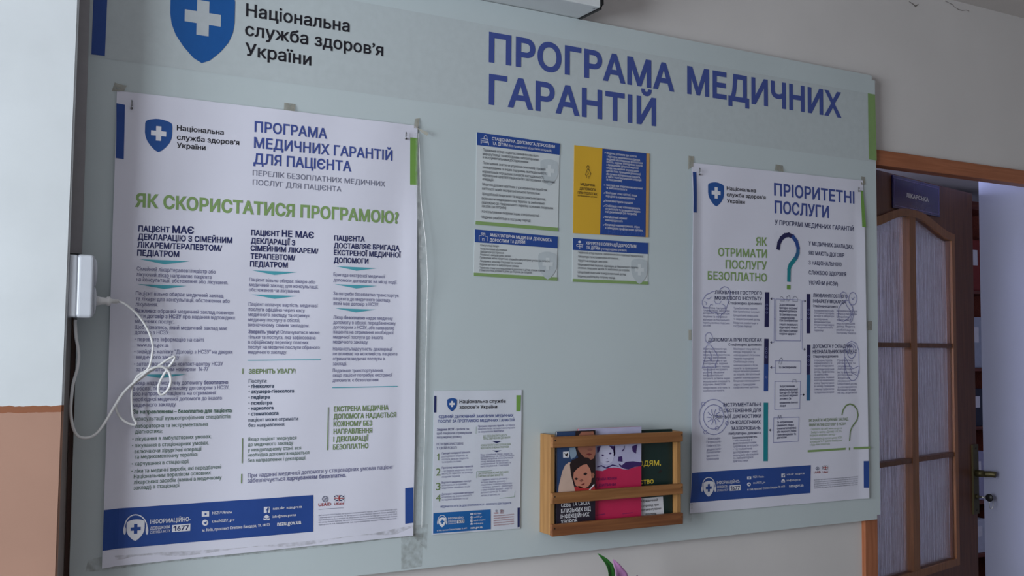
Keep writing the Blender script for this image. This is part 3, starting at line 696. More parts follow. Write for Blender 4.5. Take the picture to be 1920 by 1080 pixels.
def footer(p, band, sh, shield_key, S, texts, icons, us, box1677, fine, key='blue', fkey='grey'):
    p.quad(('footer_band', key), band, 72, 3)
    p.lift = .0005
    u0, u1, v0, v1 = sh
    p.shield(('helpline_logo', 'white'), u0, u1, v0, v1, ('helpline_cross', key))
    um = (u0+u1)/2; r = (u1-u0)*.62
    p.stroke(('helpline_logo', 'white'), p.arc(um, v0+(v1-v0)*.4, r, 0, 180, 16, (v1-v0)*.62), S*2.2)
    for sg in (-1, 1): p.shape(('helpline_logo', 'white'), p.arc(um+sg*r, v0+(v1-v0)*.52, S*2.6, 0, 360, 12, S*8))
    WL = ('footer_lettering', 'white')
    for t in texts: p.text(WL, *t)
    p.quad(('number_box', 'white'), box1677[0], 1, 1)
    for kind, u, v, r in icons:
        k = p.one(('footer_icon', 'white')); kd = p.one(('icon_detail', key))
        if kind == 'tube':
            p.shape(k, [(u-r, v-r*.7), (u+r, v-r*.75), (u+r, v+r*.7), (u-r, v+r*.75)])
            p.lift += .0003; p.shape(kd, [(u-r*.25, v-r*.4), (u+r*.45, v), (u-r*.25, v+r*.4)]); p.lift -= .0003
        elif kind == 'plane':
            p.shape(k, p.arc(u, v, r, 0, 350, 14)); p.lift += .0003; p.shape(kd, [(u-r*.6, v+r*.05), (u+r*.6, v-r*.5), (u+r*.3, v+r*.6), (u-r*.1, v+r*.3)]); p.lift -= .0003
        elif kind == 'f':
            p.shape(k, [(u-r, v-r), (u+r, v-r*1.05), (u+r, v+r), (u-r, v+r*1.05)])
            p.lift += .0003; p.stroke(kd, [(u+r*.7, v-r*.6), (u+r*.3, v-r*.6), (u+r*.15, v-r*.2), (u+r*.15, v+r)], r*.35); p.stroke(kd, [(u-r*.25, v+r*.05), (u+r*.6, v)], r*.3); p.lift -= .0003
        else:
            p.shape(k, [(u-r, v-r*.2), (u, v-r), (u+r, v-r*.25), (u+r, v+r*.8), (u-r, v+r*.85)]); p.lift += .0003; p.stroke(kd, [(u-r, v), (u, v+r*.45), (u+r, v-r*.05)], r*.25); p.lift -= .0003
    p.lift = .0009
    p.text(('number_lettering', 'navy'), '1677', *box1677[1:])
    p.lift = 0
    cu, cv, cr, t1, t2, fl = us
    p.stroke(('emblem_print', 'grey'), p.arc(cu, cv, cr, 0, 360, 14), cr*.28); p.stroke(('emblem_print', 'grey'), [(cu-cr*.5, cv-cr*.4), (cu+cr*.5, cv-cr*.4), (cu-cr*.5, cv+cr*.4), (cu+cr*.5, cv+cr*.4)], cr*.25)
    p.text(('partner_lettering', 'red'), *t1); p.text(('partner_lettering', 'red'), *t2)
    x0, x1, y0, y1 = fl; mx, my = (x0+x1)/2, (y0+y1)/2
    p.quad(('flag_print', 'navy'), [(x0, y0), (x1, y0), (x1, y1), (x0, y1)], 1, 1); p.lift = .0003
    th = (y1-y0)
    p.stroke(('flag_cross', 'white'), [(x0, y0), (x1, y1)], th*.16); p.stroke(('flag_cross', 'white'), [(x0, y1), (x1, y0)], th*.16); p.lift = .0005
    p.stroke(('flag_cross', 'white'), [(x0+1, my), (x1-1, my)], th*.34); p.stroke(('flag_cross', 'white'), [(mx, y0+1), (mx, y1-1)], th*.34); p.lift = .0008
    p.stroke(('flag_cross', 'red'), [(x0+.6, my), (x1-.6, my)], th*.2); p.stroke(('flag_cross', 'red'), [(mx, y0+.6), (mx, y1-.6)], th*.2); p.lift = 0
    fx0, fx1, fy0, fy1, n = fine
    words_ = ['Цей матеріал підготовлено за підтримки американського народу, наданої через Агентство США', 'з міжнародного розвитку, та за підтримки уряду Великої Британії. Зміст матеріалу є', 'відповідальністю його авторів і не обов’язково відображає погляди цих установ, уряду США', 'або уряду Великої Британії. Матеріал розповсюджується безоплатно серед закладів охорони', 'здоров’я та пацієнтів за програмою медичних гарантій.']
    for i in range(n):
        v = fy0+(fy1-fy0)*i/(n-1); s = p._slope(fx0, v); p.text(('fine_print', fkey), words_[i % 5], (fx0, v), (fx1, v+s*(fx1-fx0)), (fy1-fy0)/(n-1)*.62, 0, 1)
footer(PA, [(193, 955), (587, 928), (586.7, 996.7), (190.5, 1031)], (237.3, 271, 973.5, 1013.5), None, 1.0,
       [('ІНФОРМАЦІЙНО-', (281, 982), (357, 976.7), 8, .014, 2), ('ДОВІДКОВА', (281, 993), (319, 990), 5.6, .012, 1), ('СЛУЖБА НСЗУ', (281, 1000.4), (319, 997), 5, .006, 1),
        ('NSZU Ukraine', (397.8, 964.4), (434.4, 961.8), 5.5, .014, 1), ('t.me/NSZU_gov', (397, 980), (439, 976.5), 5.5, .014, 1), ('м. Київ, проспект Степана Бандери, 19, 04073', (379, 996.7), (505, 985.6), 5.5, .014, 1),
        ('nszu.ukr  nszu.gov.ua', (511, 955.6), (566, 951.8), 5.5, .014, 1), ('info@nszu.gov.ua', (510.4, 970.7), (555, 967), 5.5, .014, 1), ('nszu.gov.ua', (519, 985.6), (564.4, 982), 8.5, .022, 2)],
       [('tube', 385, 963.5, 6.8), ('plane', 384.4, 980, 5.8), ('f', 499.5, 955.5, 5.5), ('mail', 499, 970, 5.8)],
       (609, 935.6, 5, ('USАІD', (596.7, 949.3), (620.4, 947.7), 6, .02, 2), ('UKаіd', (626, 947.3), (644, 945.6), 5, .02, 2), (626, 644, 928.5, 939)),
       ([(322, 984.4), (356.7, 981.5), (356.3, 995), (321.8, 997.5)], (324.5, 995.3), (354, 992.8), 9, .022, 2), (597, 744, 967.5, 985, 5))
p.stroke(('emblem_print', 'grey'), [(597, 955), (644, 951.8)], .7)
p.build()
# clear plastic over the poster: lifted edge, tape tabs and the grimy tape along the foot
strip('tape', A, [(215, 154.5, -.004), (210, 170, -.001), (223, 157.5, -.009), (222, 171.5, -.0045), (238, 160.5, -.011), (233, 170, -.0055)], M_TAPE)
strip('tape', A, [(533, 192.5, -.001), (532, 207, -.0045), (554, 195, -.001), (553, 210, -.0045)], M_TAPE)
strip('tape', A, [(778, 223, -.001), (776, 240, -.006), (787, 221, -.001), (784, 240, -.006)], M_TAPE)
strip('tape', A, [(779, 238, -.008), (790, 248, -.006), (804, 249, -.012), (801, 254.5, -.012)], M_TAPE)
fe = [(783.5, 250, 785, .004), (783.5, 300, 787, .006), (783, 350, 788.5, .008), (783, 400, 792, .012), (789, 450, 798, .014), (791, 500, 801, .014), (793, 535, 802, .012), (793, 560, 801, .008), (792, 620, 800, .004), (790, 700, 798, .004), (788, 780, 797, .006), (785, 860, 795, .005), (782, 930, 792, .004), (780, 990, 791, .003)]
strip('film_edge', A, [q for u0, v, u1, d in fe for q in ((u0-4, v, -.0045), (u1, v+1, -d))], M_FILM)
tube('film_fold', [up(u1, v, -d-.0005) for u0, v, u1, d in fe], .0007, clear('film_fold_clear', (232, 234, 236), .55, .05), A, 6)
strip('tape', A, [(165, 1050, -.001), (160, 1072, -.001), (190, 1044, -.006), (188, 1071, -.002), (300, 1036, -.005), (300, 1056, -.001), (440, 1028, -.005), (440, 1043, -.001), (600, 1012, -.005), (600, 1027, -.001), (700, 1000, -.005), (700, 1014, -.001), (772, 985, -.005), (775, 1006, -.001), (802, 983, -.001), (800, 1032, -.001)], M_DIRT)
strip('tape', A, [(752, 1000, -.001), (752, 1068, -.001), (793, 1000, -.001), (791, 1062, -.001)], clear('old_tape', (150, 152, 148), .22, .4, .15))

B, PB = sheet('poster', 'white poster with question mark and blue priority services heading', 'poster', [(1297, 305), (1618, 338.6), (1628, 934), (1293, 963)], -.003,
              lambda s, t: .006*sm(.05, 0, s)*sm(0, .1, t)*sm(1, .9, t)+.0035*sm(.94, 1, s)*sm(0, .2, t)+.0012*math.sin(s*8+t*5)**2*sm(0, .1, s)*sm(1, .9, s))
p = PB
p.quad(('corner_print', 'blue'), [(1298, 322.4), (1304.8, 323), (1304.3, 399), (1297, 398.8)])
p.quad(('corner_print', 'leaf'), [(1613.3, 357), (1618, 357.8), (1622, 426.6), (1615, 425.4)])
p.quad(('corner_print', 'blue'), [(1618, 864.4), (1627, 864), (1627, 914.4), (1618.4, 914.4)])
p.shield(('shield_logo', 'shieldblue'), 1326.8, 1356.4, 342, 387, ('logo_cross', 'white'))
T(BK, [('Національна', 1361.7, 356.4, 1417, 360), ('служба здоров’я', 1361.7, 368, 1435, 372.8), ('України', 1362, 380, 1396, 382)], 7, .018, 2)
T(HD, [('ПРІОРИТЕТНІ', 1450.8, 366, 1601.3, 381.4), ('ПОСЛУГИ', 1451.8, 399, 1553.8, 408.5)], 22.5, .024, 3)
p.text(CH, 'У ПРОГРАМІ МЕДИЧНИХ ГАРАНТІЙ', (1451.8, 421), (1600, 433.5), 8.6, .014, 2)
T(GR, [('ЯК', 1416.6, 460, 1437.4, 461), ('ОТРИМАТИ', 1346, 479.8, 1437, 483), ('ПОСЛУГУ', 1360, 503, 1437, 505.5), ('БЕЗОПЛАТНО', 1326.3, 524, 1437, 528)], 15.2, .024, 3)
qm = [(1458, 466), (1459.5, 456), (1464, 447), (1471, 441.5), (1478, 440.5), (1486, 444), (1492.5, 453), (1495.8, 465), (1495.5, 474), (1492, 483), (1486, 490.5), (1481, 497), (1478.8, 505), (1478.4, 526)]
p.stroke(('question_mark_print', 'deep'), qm[:6], 7); p.stroke(('question_mark_print', 'blue'), qm[5:8], 7); p.stroke(('question_mark_print', 'midblue'), qm[7:10], 7); p.stroke(('question_mark_print', 'tealbar'), qm[9:], 7)
p.shape(('question_mark_dot', 'leaf'), [(1475, 534), (1482, 534.4), (1482, 543), (1475, 542.6)])
T(('side_heading_lettering', 'navy'), [('У МЕДИЧНИХ ЗАКЛАДАХ,', 1516, 459.7, 1599, 467), ('ЯКІ МАЮТЬ ДОГОВІР', 1516, 477.5, 1582, 482.6), ('З НАЦІОНАЛЬНОЮ', 1516, 496, 1576.8, 499.6), ('СЛУЖБОЮ ЗДОРОВ’Я', 1516, 514.5, 1585.6, 518), ('УКРАЇНИ (НСЗУ)', 1516, 533.5, 1570, 535.8)], 7.4, .012)
T(CH, [('ЛІКУВАННЯ ГОСТРОГО', 1340, 551, 1427.8, 553), ('МОЗКОВОГО ІНСУЛЬТУ', 1340, 561.7, 1427.5, 563.3), ('ДОПОМОГА ПРИ ПОЛОГАХ', 1327.5, 640, 1427.8, 640.3), ('ІНСТРУМЕНТАЛЬНІ', 1355.3, 762.3, 1426.5, 761.2), ('ОБСТЕЖЕННЯ ДЛЯ', 1356, 773, 1426.5, 772), ('РАННЬОЇ ДІАГНОСТИКИ', 1336.6, 784.7, 1426.5, 783), ('ОНКОЛОГІЧНИХ', 1368.5, 795.2, 1425.7, 794.2), ('ЗАХВОРЮВАНЬ', 1370, 806.7, 1425.5, 805), ('ЛІКУВАННЯ ГОСТРОГО', 1523.8, 557, 1588.3, 559), ('ІНФАРКТУ МІОКАРДА', 1523.8, 567.5, 1585.3, 569.5), ('ДОПОМОГА У СКЛАДНИХ', 1523, 652.5, 1597, 652), ('НЕОНАТАЛЬНИХ ВИПАДКАХ', 1523, 662.7, 1605.8, 662)], 6.6, .012)
T(CH, [('Стаціонарна допомога', 1365, 570.5, 1427.5, 571.7), ('Стаціонарна допомога', 1365, 648.3, 1427.5, 648.6), ('Амбулаторна допомога', 1365, 815, 1425.5, 813.7), ('Стаціонарна допомога', 1523.8, 576, 1569.7, 577), ('Стаціонарна допомога', 1523.8, 670.6, 1571, 670.3)], 5, .008, 1)
def tiny(key, u0, u1, ys, txt, cap=4.0, wt=.0, full=None):
    """small print column: lines of a running text, each line set to its own length"""
    ws = txt.split(); n = len(ys); tot = len(txt); per = tot/n; i = 0
    for k, v in enumerate(ys):
        l = ''
        while i < len(ws) and (k == n-1 or not l or len(l)+len(ws[i])*.5 < per): l = (l+' '+ws[i]).strip(); i += 1
        if not l: continue
        ue = u0+(u1-u0)*min(1, len(l)/per*.94); p.text(key, l, (u0, v), (ue, v+p._slope(u0, v)*(ue-u0)), cap, wt, 1)
tiny(('small_lettering', 'small'), 1318, 1367.5, [578.7, 583.4, 588.5, 595, 601, 606.7, 612], 'Комп’ютерна томографія головного мозку, лабораторні дослідження. Медикаментозне лікування та знеболення відповідно до Національного переліку основних лікарських засобів')
tiny(('small_lettering', 'small'), 1374.7, 1424, [579.7, 585.5, 593, 599.7, 607, 613], 'Тромболітична терапія при ішемічному інсульті Цілодобовий лікарський та медсестринський догляд Медична реабілітація в гострому періоді')
tiny(('small_lettering', 'small'), 1318, 1368, [655.8, 661.4, 667, 672.5, 678, 683.3, 689, 694.5, 700, 705.7, 711.5, 717, 722.6, 729, 734.5], 'Медична допомога при пологах з партнером, введення медикаментозних засобів, знеболення, надання допомоги при ускладненнях, ведення післяпологового періоду, проведення кесаревого розтину, лікування екстрагенітальної патології, а також інших акушерських операцій та втручань. Анестезія оперативних втручань та знеболення пологів')
tiny(('small_lettering', 'small'), 1374.7, 1424, [656, 661.7, 667.5, 674, 680, 686.7, 692.5, 697.8, 703.7, 710, 716, 723, 728.3, 733.7], 'Моніторинг стану вагітної, плода, породіллі та новонародженого. Інтенсивна терапія породіллі. Стабілізація стану новонародженого після пологів та проведення першої легеневої реанімації за потреби. Метаболічний скринінг новонароджених. Вакцинація новонароджених згідно з Календарем профілактичних щеплень')
tiny(('small_lettering', 'small'), 1324, 1354, [824.8, 831, 837.8, 844.8, 850.3, 856.8, 863], '• Мамографія • Гістероскопія • Езофагогастро- дуоденоскопія • Колоноскопія • Цистоскопія • Бронхоскопія', 4.4)
tiny(('note_lettering', 'navy'), 1373, 1422.5, [822.7], 'Безоплатна послуга містить:', 4.2, .01)
tiny(('small_lettering', 'small'), 1374, 1421, [828, 833.4, 839, 844.6, 850.3, 856, 861.3, 866.8], '• обстеження з анестезіологічним супроводом за потреби • гістологічне дослідження • опис результатів обстеження та лабораторної діагностики', 4.4)
tiny(('small_lettering', 'small'), 1525.5, 1563.3, [583.7, 588.7, 593.9, 600, 605.4, 610.4, 615.6, 621, 626.2], 'Коронаровентрикулографія, стентування коронарних артерій та лабораторні дослідження. Медикаментозне лікування відповідно до Національного переліку')
tiny(('small_lettering', 'small'), 1568, 1606.7, [584.3, 589.7, 595.5, 601.5, 608, 613.6, 620.3, 625.8], 'Визначення маркерів некрозу міокарда. Цілодобовий лікарський та медсестринський догляд. Медична реабілітація в гострому періоді')
tiny(('small_lettering', 'small'), 1525.5, 1563.5, [677.6, 682.6, 687.6, 694.2, 699, 704, 709.5, 714.8, 720.3, 725.7, 731.6, 737.6, 743, 748.6], 'Інтенсивна терапія новонародженого та надання виходжування. Цілодобовий лікарський догляд. Профілактика та діагностика захворювань, лікування хвороб очей новонародженого на місці. Транспортування до закладу. Проведення стимуляції сурфактантом та переливання крові')
tiny(('small_lettering', 'small'), 1570, 1606, [677.4, 682.6, 688.5, 693.6, 699.8, 705, 711, 716.3, 721.6, 727.6, 733, 738.2], 'Профілактика ретинопатії та лікування. Лабораторні, інструментальні дослідження. Хірургічне лікування. Цілодобовий догляд за новонародженим. Катамнестичний нагляд за дитиною')
for v0, v1, k in ((547.8, 613, 'deep'), (635, 682.5, 'deep'), (682.5, 733.3, 'blue'), (754.8, 864.7, 'tealbar')):
    d = (v0-547.8)*-.009; d2 = (v1-547.8)*-.009
    p.quad(('side_bar_print', k), [(1433.3+d, v0), (1441.5+d, v0+.2), (1441.5+d2, v1), (1433.3+d2, v1)])
for v0, v1, k in ((551, 625, 'deep'), (646, 702.5, 'deep'), (702.5, 751, 'midblue')): p.quad(('side_bar_print', k), [(1512, v0), (1518.6, v0+.2), (1518, v1), (1511.4, v1)])
FL = ('flow_box_print', 'line')
def fbox(q): p.stroke(FL, q, .8, True)
fbox([(1454, 560.8), (1501, 562.5), (1500, 639), (1453.7, 638.8)]); fbox([(1453, 676.7), (1500, 677), (1500, 700), (1453, 700)]); fbox([(1452, 715), (1499.5, 715), (1498.4, 766.5), (1451.4, 768)]); fbox([(1449.7, 783.4), (1497, 782), (1496, 827.4), (1448.8, 829.5)])
p.stroke(FL, [(1446, 560.3), (1451, 560.5), (1450.5, 642), (1446, 642)], .7); p.stroke(FL, [(1451, 598), (1454, 598)], .7); p.stroke(FL, [(1508, 564.5), (1503.5, 564.3), (1503, 655), (1507, 655)], .7); p.stroke(FL, [(1500.5, 599.5), (1503.3, 599.5)], .7)
p.stroke(FL, [(1446, 689), (1453, 689)], .7); p.stroke(FL, [(1499, 740), (1505, 740)], .7); p.stroke(FL, [(1443, 806.5), (1449, 806.3)], .7)
AR = ('flow_arrow_print', 'black')
for u, v in ((1443.5, 560.2), (1443.5, 642), (1443.5, 689), (1440.8, 806.5)): p.poly(AR, [(u, v), (u+3.4, v-2.6), (u+3.4, v+2.6)])
for u, v in ((1511, 564.6), (1510, 655), (1508, 740)): p.poly(AR, [(u, v), (u-3.4, v+2.6), (u-3.4, v-2.6)])
tiny(('flow_lettering', 'navy'), 1461, 1495, [573, 579, 584.8, 591.7, 597.6, 602.6, 610, 615.8, 621.7, 627.5, 633.4], 'За доставленням бригадою екстреної медичної допомоги За самозверненням у невідкладному стані За направленням з іншого лікувального підрозділу лікарні або іншого закладу охорони здоров’я', 4.4, .01)
tiny(('flow_lettering', 'navy'), 1460, 1494, [690.5], 'За самозверненням', 4.2, .01)
tiny(('flow_lettering', 'navy'), 1461, 1495, [726, 732.4, 738, 743.7, 749.4, 757, 762.6], 'За доставленням виїзної неонатальної бригади або бригади екстреної медичної допомоги За направленням лікуючого лікаря', 4.2, .01)
tiny(('flow_lettering', 'navy'), 1456, 1492, [793.5, 799.6, 805.3, 811.4, 817, 822.2], 'За направленням сімейного лікаря (терапевта/педіатра) або лікуючого лікаря і рекомендацією та діагнозом', 4.2, .01)
# thin outline drawings: brain, expectant mother, cell, heart, swaddled baby, small icons
OD = ('outline_drawing', 'line')
ou = lambda pts, uo, vo, k: [(uo+x/k, vo+y/k) for x, y in pts]
p.stroke(('brain_drawing', 'line'), ou([(360, 155), (320, 165), (300, 180), (265, 190), (240, 225), (218, 262), (215, 300), (235, 335), (290, 345), (300, 380), (330, 400), (380, 395), (395, 430), (395, 460)], 1280, 520, 6), .9)
p.stroke(('brain_drawing', 'line'), ou([(415, 150), (425, 125), (465, 103), (505, 118), (527, 150), (535, 190), (520, 230), (505, 290), (490, 340), (475, 385), (430, 420), (420, 460)], 1280, 520, 6), .9)
p.stroke(('brain_drawing', 'line'), ou([(265, 240), (290, 245), (315, 222)], 1280, 520, 6), .8); p.stroke(('brain_drawing', 'line'), ou([(350, 260), (370, 295), (410, 298), (430, 268)], 1280, 520, 6), .8); p.stroke(('brain_drawing', 'line'), ou([(290, 345), (310, 305), (335, 312)], 1280, 520, 6), .8); p.stroke(('brain_drawing', 'line'), ou([(440, 300), (470, 320), (478, 360)], 1280, 520, 6), .8); p.stroke(('brain_drawing', 'line'), ou([(240, 270), (262, 285), (260, 310)], 1280, 520, 6), .8)
p.stroke(('mother_drawing', 'line'), p.arc(1328.4, 633.4, 7, 0, 360, 16, 9.8), .9)
p.stroke(('mother_drawing', 'line'), ou([(215, 1025), (250, 900), (255, 790), (275, 760), (310, 762), (340, 800), (395, 890), (390, 930), (360, 985), (370, 1020)], 1280, 520, 6), .9); p.stroke(('mother_drawing', 'line'), ou([(290, 820), (325, 890), (320, 945), (290, 900)], 1280, 520, 6), .8)
p.stroke(('mother_drawing', 'line'), ou([(210, 50), (350, 55), (350, 0)], 1280, 680, 5.684), .8); p.stroke(('mother_drawing', 'line'), ou([(262, 60), (262, 150)], 1280, 680, 5.684), .8); p.stroke(('mother_drawing', 'line'), ou([(298, 60), (298, 150)], 1280, 680, 5.684), .8)
p.stroke(('cell_drawing', 'line'), p.arc(1337, 781.7, 27, 0, 360, 28, 33), 1.0); p.stroke(('cell_drawing', 'line'), p.arc(1337, 781.7, 19, 0, 360, 24, 23), 1.0)
for u, v in ((1317.5, 757.3), (1350, 767), (1362, 793.5), (1343, 803), (1321.5, 810)): p.stroke(('cell_drawing', 'line'), p.arc(u, v, 3, 0, 360, 12, 3.6), .8)
for k in range(10):
    t = k*.628; p.stroke(('cell_drawing', 'line'), [(1337+4*math.cos(t), 781.7-4*math.sin(t)), (1337+8*math.cos(t+.12), 781.7-9*math.sin(t+.12)), (1337+13*math.cos(t), 781.7-15*math.sin(t))], 1.1)
p.stroke(('heart_drawing', 'line'), ou([(820, 240), (815, 180), (840, 163), (870, 178), (885, 215), (870, 265), (880, 320), (920, 370), (935, 420), (900, 460), (850, 495), (800, 485), (785, 430), (790, 350), (830, 285), (870, 260), (900, 262)], 1440, 520, 6), .9)
p.stroke(('heart_drawing', 'line'), p.arc(1598.3, 560, 7.6, 0, 360, 18, 12), .9); p.stroke(('heart_drawing', 'line'), ou([(935, 230), (950, 252), (968, 222)], 1440, 520, 6), .8); p.stroke(('heart_drawing', 'line'), ou([(940, 315), (965, 400), (945, 480), (925, 510)], 1440, 520, 6), .8); p.stroke(('heart_drawing', 'line'), ou([(905, 280), (950, 340), (945, 420), (915, 500)], 1440, 520, 6), .8)
p.stroke(('swaddled_baby_drawing', 'line'), ou([(860, 1080), (857, 830), (880, 750), (935, 717), (990, 745), (1015, 820), (1020, 1080)], 1440, 520, 6), .9); p.stroke(('swaddled_baby_drawing', 'line'), p.arc(1595.7, 658, 8.4, 0, 360, 18, 14), .9); p.stroke(('swaddled_baby_drawing', 'line'), p.arc(1595.7, 656, 4, 0, 360, 12, 8), .8)
p.stroke(('swaddled_baby_drawing', 'line'), ou([(865, 900), (910, 985), (950, 1030), (1010, 1000)], 1440, 520, 6), .8); p.stroke(('swaddled_baby_drawing', 'line'), ou([(815, 10), (830, 90), (850, 150), (880, 190), (915, 190), (950, 150), (968, 40)], 1440, 680, 5.685), .9); p.stroke(('swaddled_baby_drawing', 'line'), ou([(860, 20), (890, 110), (940, 135)], 1440, 680, 5.685), .8)
IC = ('icon_print', 'grey')
p.stroke(IC, ou([(130, 265), (180, 268), (178, 245), (150, 215), (135, 225)], 1440, 520, 6), .7); p.stroke(IC, ou([(210, 270), (208, 220), (235, 205), (245, 240), (225, 270)], 1440, 520, 6), .7); p.stroke(IC, ou([(275, 270), (278, 230), (300, 210), (325, 232), (328, 272), (275, 270)], 1440, 520, 6), .7)
p.stroke(IC, ou([(120, 970), (125, 925), (145, 905), (160, 920), (150, 950), (140, 980)], 1440, 520, 6), .7); p.stroke(IC, ou([(255, 210), (260, 178), (290, 180), (295, 212)], 1440, 680, 5.685), .7); p.stroke(IC, ou([(95, 605), (105, 560), (120, 600), (130, 560), (145, 605)], 1440, 680, 5.685), .7)
for v in (572, 578.5, 586): p.stroke(('side_bar_icon', 'line'), p.arc(1437, v, 2, 0, 360, 8), .6)
for v in (654, 661, 669, 707): p.stroke(('side_bar_icon', 'line'), p.arc(1436.4, v, 2, 0, 360, 8), .6)
for v in (581, 588, 596, 668, 676, 684): p.stroke(('side_bar_icon', 'line'), p.arc(1515, v, 1.8, 0, 360, 8), .6)
GQ = ('green_note_lettering', 'olive')
T(GQ, [('ЯК ЗНАЙТИ МЕДИЧНИЙ ЗАКЛАД,', 1516, 791, 1590, 788), ('ЯКИЙ УКЛАВ ДОГОВІР З НСЗУ?', 1516.5, 799.4, 1585, 797)], 5.4, .008, 1)
tiny(('green_small_lettering', 'palegreen'), 1518, 1578, [806.8, 812.8, 818.3, 825, 830.4, 835.8], '• Перевірте на сайті www.nszu.gov.ua • Знайдіть наліпку «Договір з НСЗУ» на дверях медичного закладу • Зателефонуйте до контакт-центру НСЗУ за номером 16-77, дзвінки безкоштовні з будь-яких операторів', 4.2)
p.stroke(('green_question_print', 'olive'), [(1577.7, 777.6), (1580, 768), (1585, 760.5), (1592.5, 757.4), (1600, 760), (1606, 768), (1608, 778.5), (1606, 787), (1601, 794), (1596, 801), (1593, 809), (1591.8, 826)], 2.2)
p.stroke(('green_question_print', 'olive'), [(1591.5, 840), (1591.5, 842.8)], 2.4)
p.stroke(('green_rule_print', 'green'), [(1514.8, 846), (1583.4, 841.4)], 3.4); p.stroke(('green_rule_print', 'green'), [(1600, 840.4), (1628.5, 839)], 3.4)
footer(PB, [(1294.6, 886.5), (1520, 872), (1518.7, 924.4), (1293, 942.7)], (1318, 1337.8, 901.5, 931), None, .68,
       [('ІНФОРМАЦІЙНО-', (1343.4, 907.5), (1386.5, 905.3), 5.8, .012, 1), ('ДОВІДКОВА', (1343.4, 915), (1365, 913.8), 4.2, .01, 1), ('СЛУЖБА НСЗУ', (1343.4, 921.5), (1365, 920), 3.8, .004, 1),
        ('NSZU Ukraine', (1411, 896), (1431.5, 895), 4, .012, 1), ('t.me/NSZU_gov', (1411, 907), (1433.8, 905.5), 4, .012, 1), ('м. Київ, проспект Степана Бандери, 19, 04073', (1400.4, 919.7), (1471, 913.6), 4, .012, 1),
        ('nszu.ukr  nszu.gov.ua', (1474.4, 891), (1507.8, 888.8), 4, .012, 1), ('info@nszu.gov.ua', (1474, 902.3), (1500, 900.6), 4, .012, 1), ('nszu.gov.ua', (1479, 913.7), (1506, 911.6), 6, .02, 1)],
       [('tube', 1403.8, 896, 3.8), ('plane', 1403.4, 908, 3.6), ('f', 1467.5, 891.4, 3.5), ('mail', 1467.5, 901.2, 3.6)],
       (1532, 878.4, 2.9, ('USАІD', (1525.6, 887.8), (1538.4, 887), 4.2, .02, 1), ('UKаіd', (1541.6, 887), (1551.3, 886.4), 3.8, .02, 1), (1541.6, 1551.3, 872.8, 881)),
       ([(1367.6, 910), (1388, 908.8), (1388, 919), (1367.6, 920.4)], (1369, 919), (1386.5, 917.8), 7.4, .022, 2), (1525.6, 1608, 901, 916, 5))
p.build()
strip('tape', B, [(1291, 292, -.001), (1290, 318, -.002), (1301, 293, -.001), (1300, 312, -.0045)], M_TAPE)
strip('tape', B, [(1454.5, 308, -.001), (1452.5, 320, -.0045), (1468, 310.5, -.001), (1469, 322, -.0045)], M_TAPE)
strip('tape', B, [(1615, 331, -.001), (1614, 346, -.0045), (1622, 332, -.001), (1623, 346, -.002)], M_TAPE)
strip('tape', B, [(1291, 618, -.001), (1291, 638, -.001), (1296.5, 618, -.0035), (1296.5, 638, -.0035)], M_TAPE)
strip('tape', B, [(1627, 602, -.0055), (1627, 619, -.0055), (1635, 602, -.001), (1635, 619, -.001)], M_TAPE)
strip('tape', B, [(1293, 945, -.0045), (1292, 978, -.001), (1299, 945, -.0045), (1297, 978, -.001)], M_FILM)
strip('tape', B, [(1469, 946.5, -.004), (1469, 948.5, -.001), (1482, 945.5, -.004), (1482, 947.5, -.001)], M_DIRT)

# ------------------------------------------------------------------ A4 notice
N, PN = sheet('notice', 'small white notice with numbered green list beside the wooden rack', 'notice', [(813.5, 733), (978, 731), (975, 991), (810, 1003)], -.002, lambda s, t: .0008*math.sin(s*7+t*3)**2, 12, 16, mat('notice_paper', (204, 210, 222), .5, .015, 4))
p = PN
p.quad(('corner_print', 'navy'), [(813.9, 742), (818, 742), (817.5, 773.5), (813.3, 773.5)], 1, 2); p.quad(('corner_print', 'leaf'), [(968, 741), (976.4, 741), (975.4, 771), (967.8, 771)], 1, 2); p.quad(('corner_print', 'navy'), [(970, 952), (974.4, 951.5), (974, 988), (970, 988.5)], 1, 2)
p.shield(('shield_logo', 'shieldblue'), 838, 856.3, 746.5, 771, ('logo_cross', 'white'))
T(BK, [('Національна служба', 861, 755.8, 947.4, 755), ('здоров’я України', 861, 766.2, 931.7, 765.5)], 6.6, .016, 2)
T(HD, [('ЄДИНИЙ ДЕРЖАВНИЙ ЗАМОВНИК МЕДИЧНИХ', 822, 784, 962, 781.5), ('ПОСЛУГ ЗА ПРОГРАМОЮ МЕДИЧНИХ ГАРАНТІЙ', 820.6, 792.6, 964, 789.8)], 5.4, .01, 1)
T(BD, [('*Завдання НСЗУ* – зробити так,', 818.5, 807.5, 880, 806.3), ('щоб пацієнти отримували', 818.4, 814.5, 884, 813), ('якісну медичну допомогу', 818.2, 821.8, 865, 820.6), ('НСЗУ ВИКОРИСТОВУЄ', 818, 835, 868.5, 834), ('У СВОЇЙ РОБОТІ', 818, 842.4, 856, 841.5)], 4.6, .008, 1)
for s, v, x0, x1, cp in (('1', 863.3, 818.8, 822.6, 12.6), ('2', 891.7, 817, 825.4, 14.4), ('3', 919, 817, 825.4, 14.2), ('4', 940, 817, 826, 13.6)): p.text(('number_lettering', 'olive'), s, (x0, v), (x1, v-.3), cp, .006, 2)
tiny(('small_lettering', 'small'), 827.8, 881, [851.9, 857.7, 863.2, 868.3], '*Принцип солідарної рівності:* розподілення видатків за послуги, внески пацієнтів та потреби системи', 3.8)
tiny(('small_lettering', 'small'), 827.8, 886, [879, 885, 890.2, 896], '*Програму медичних гарантій* – це перелік медичних послуг, які НСЗУ гарантує та оплачує лікарням України', 3.8)
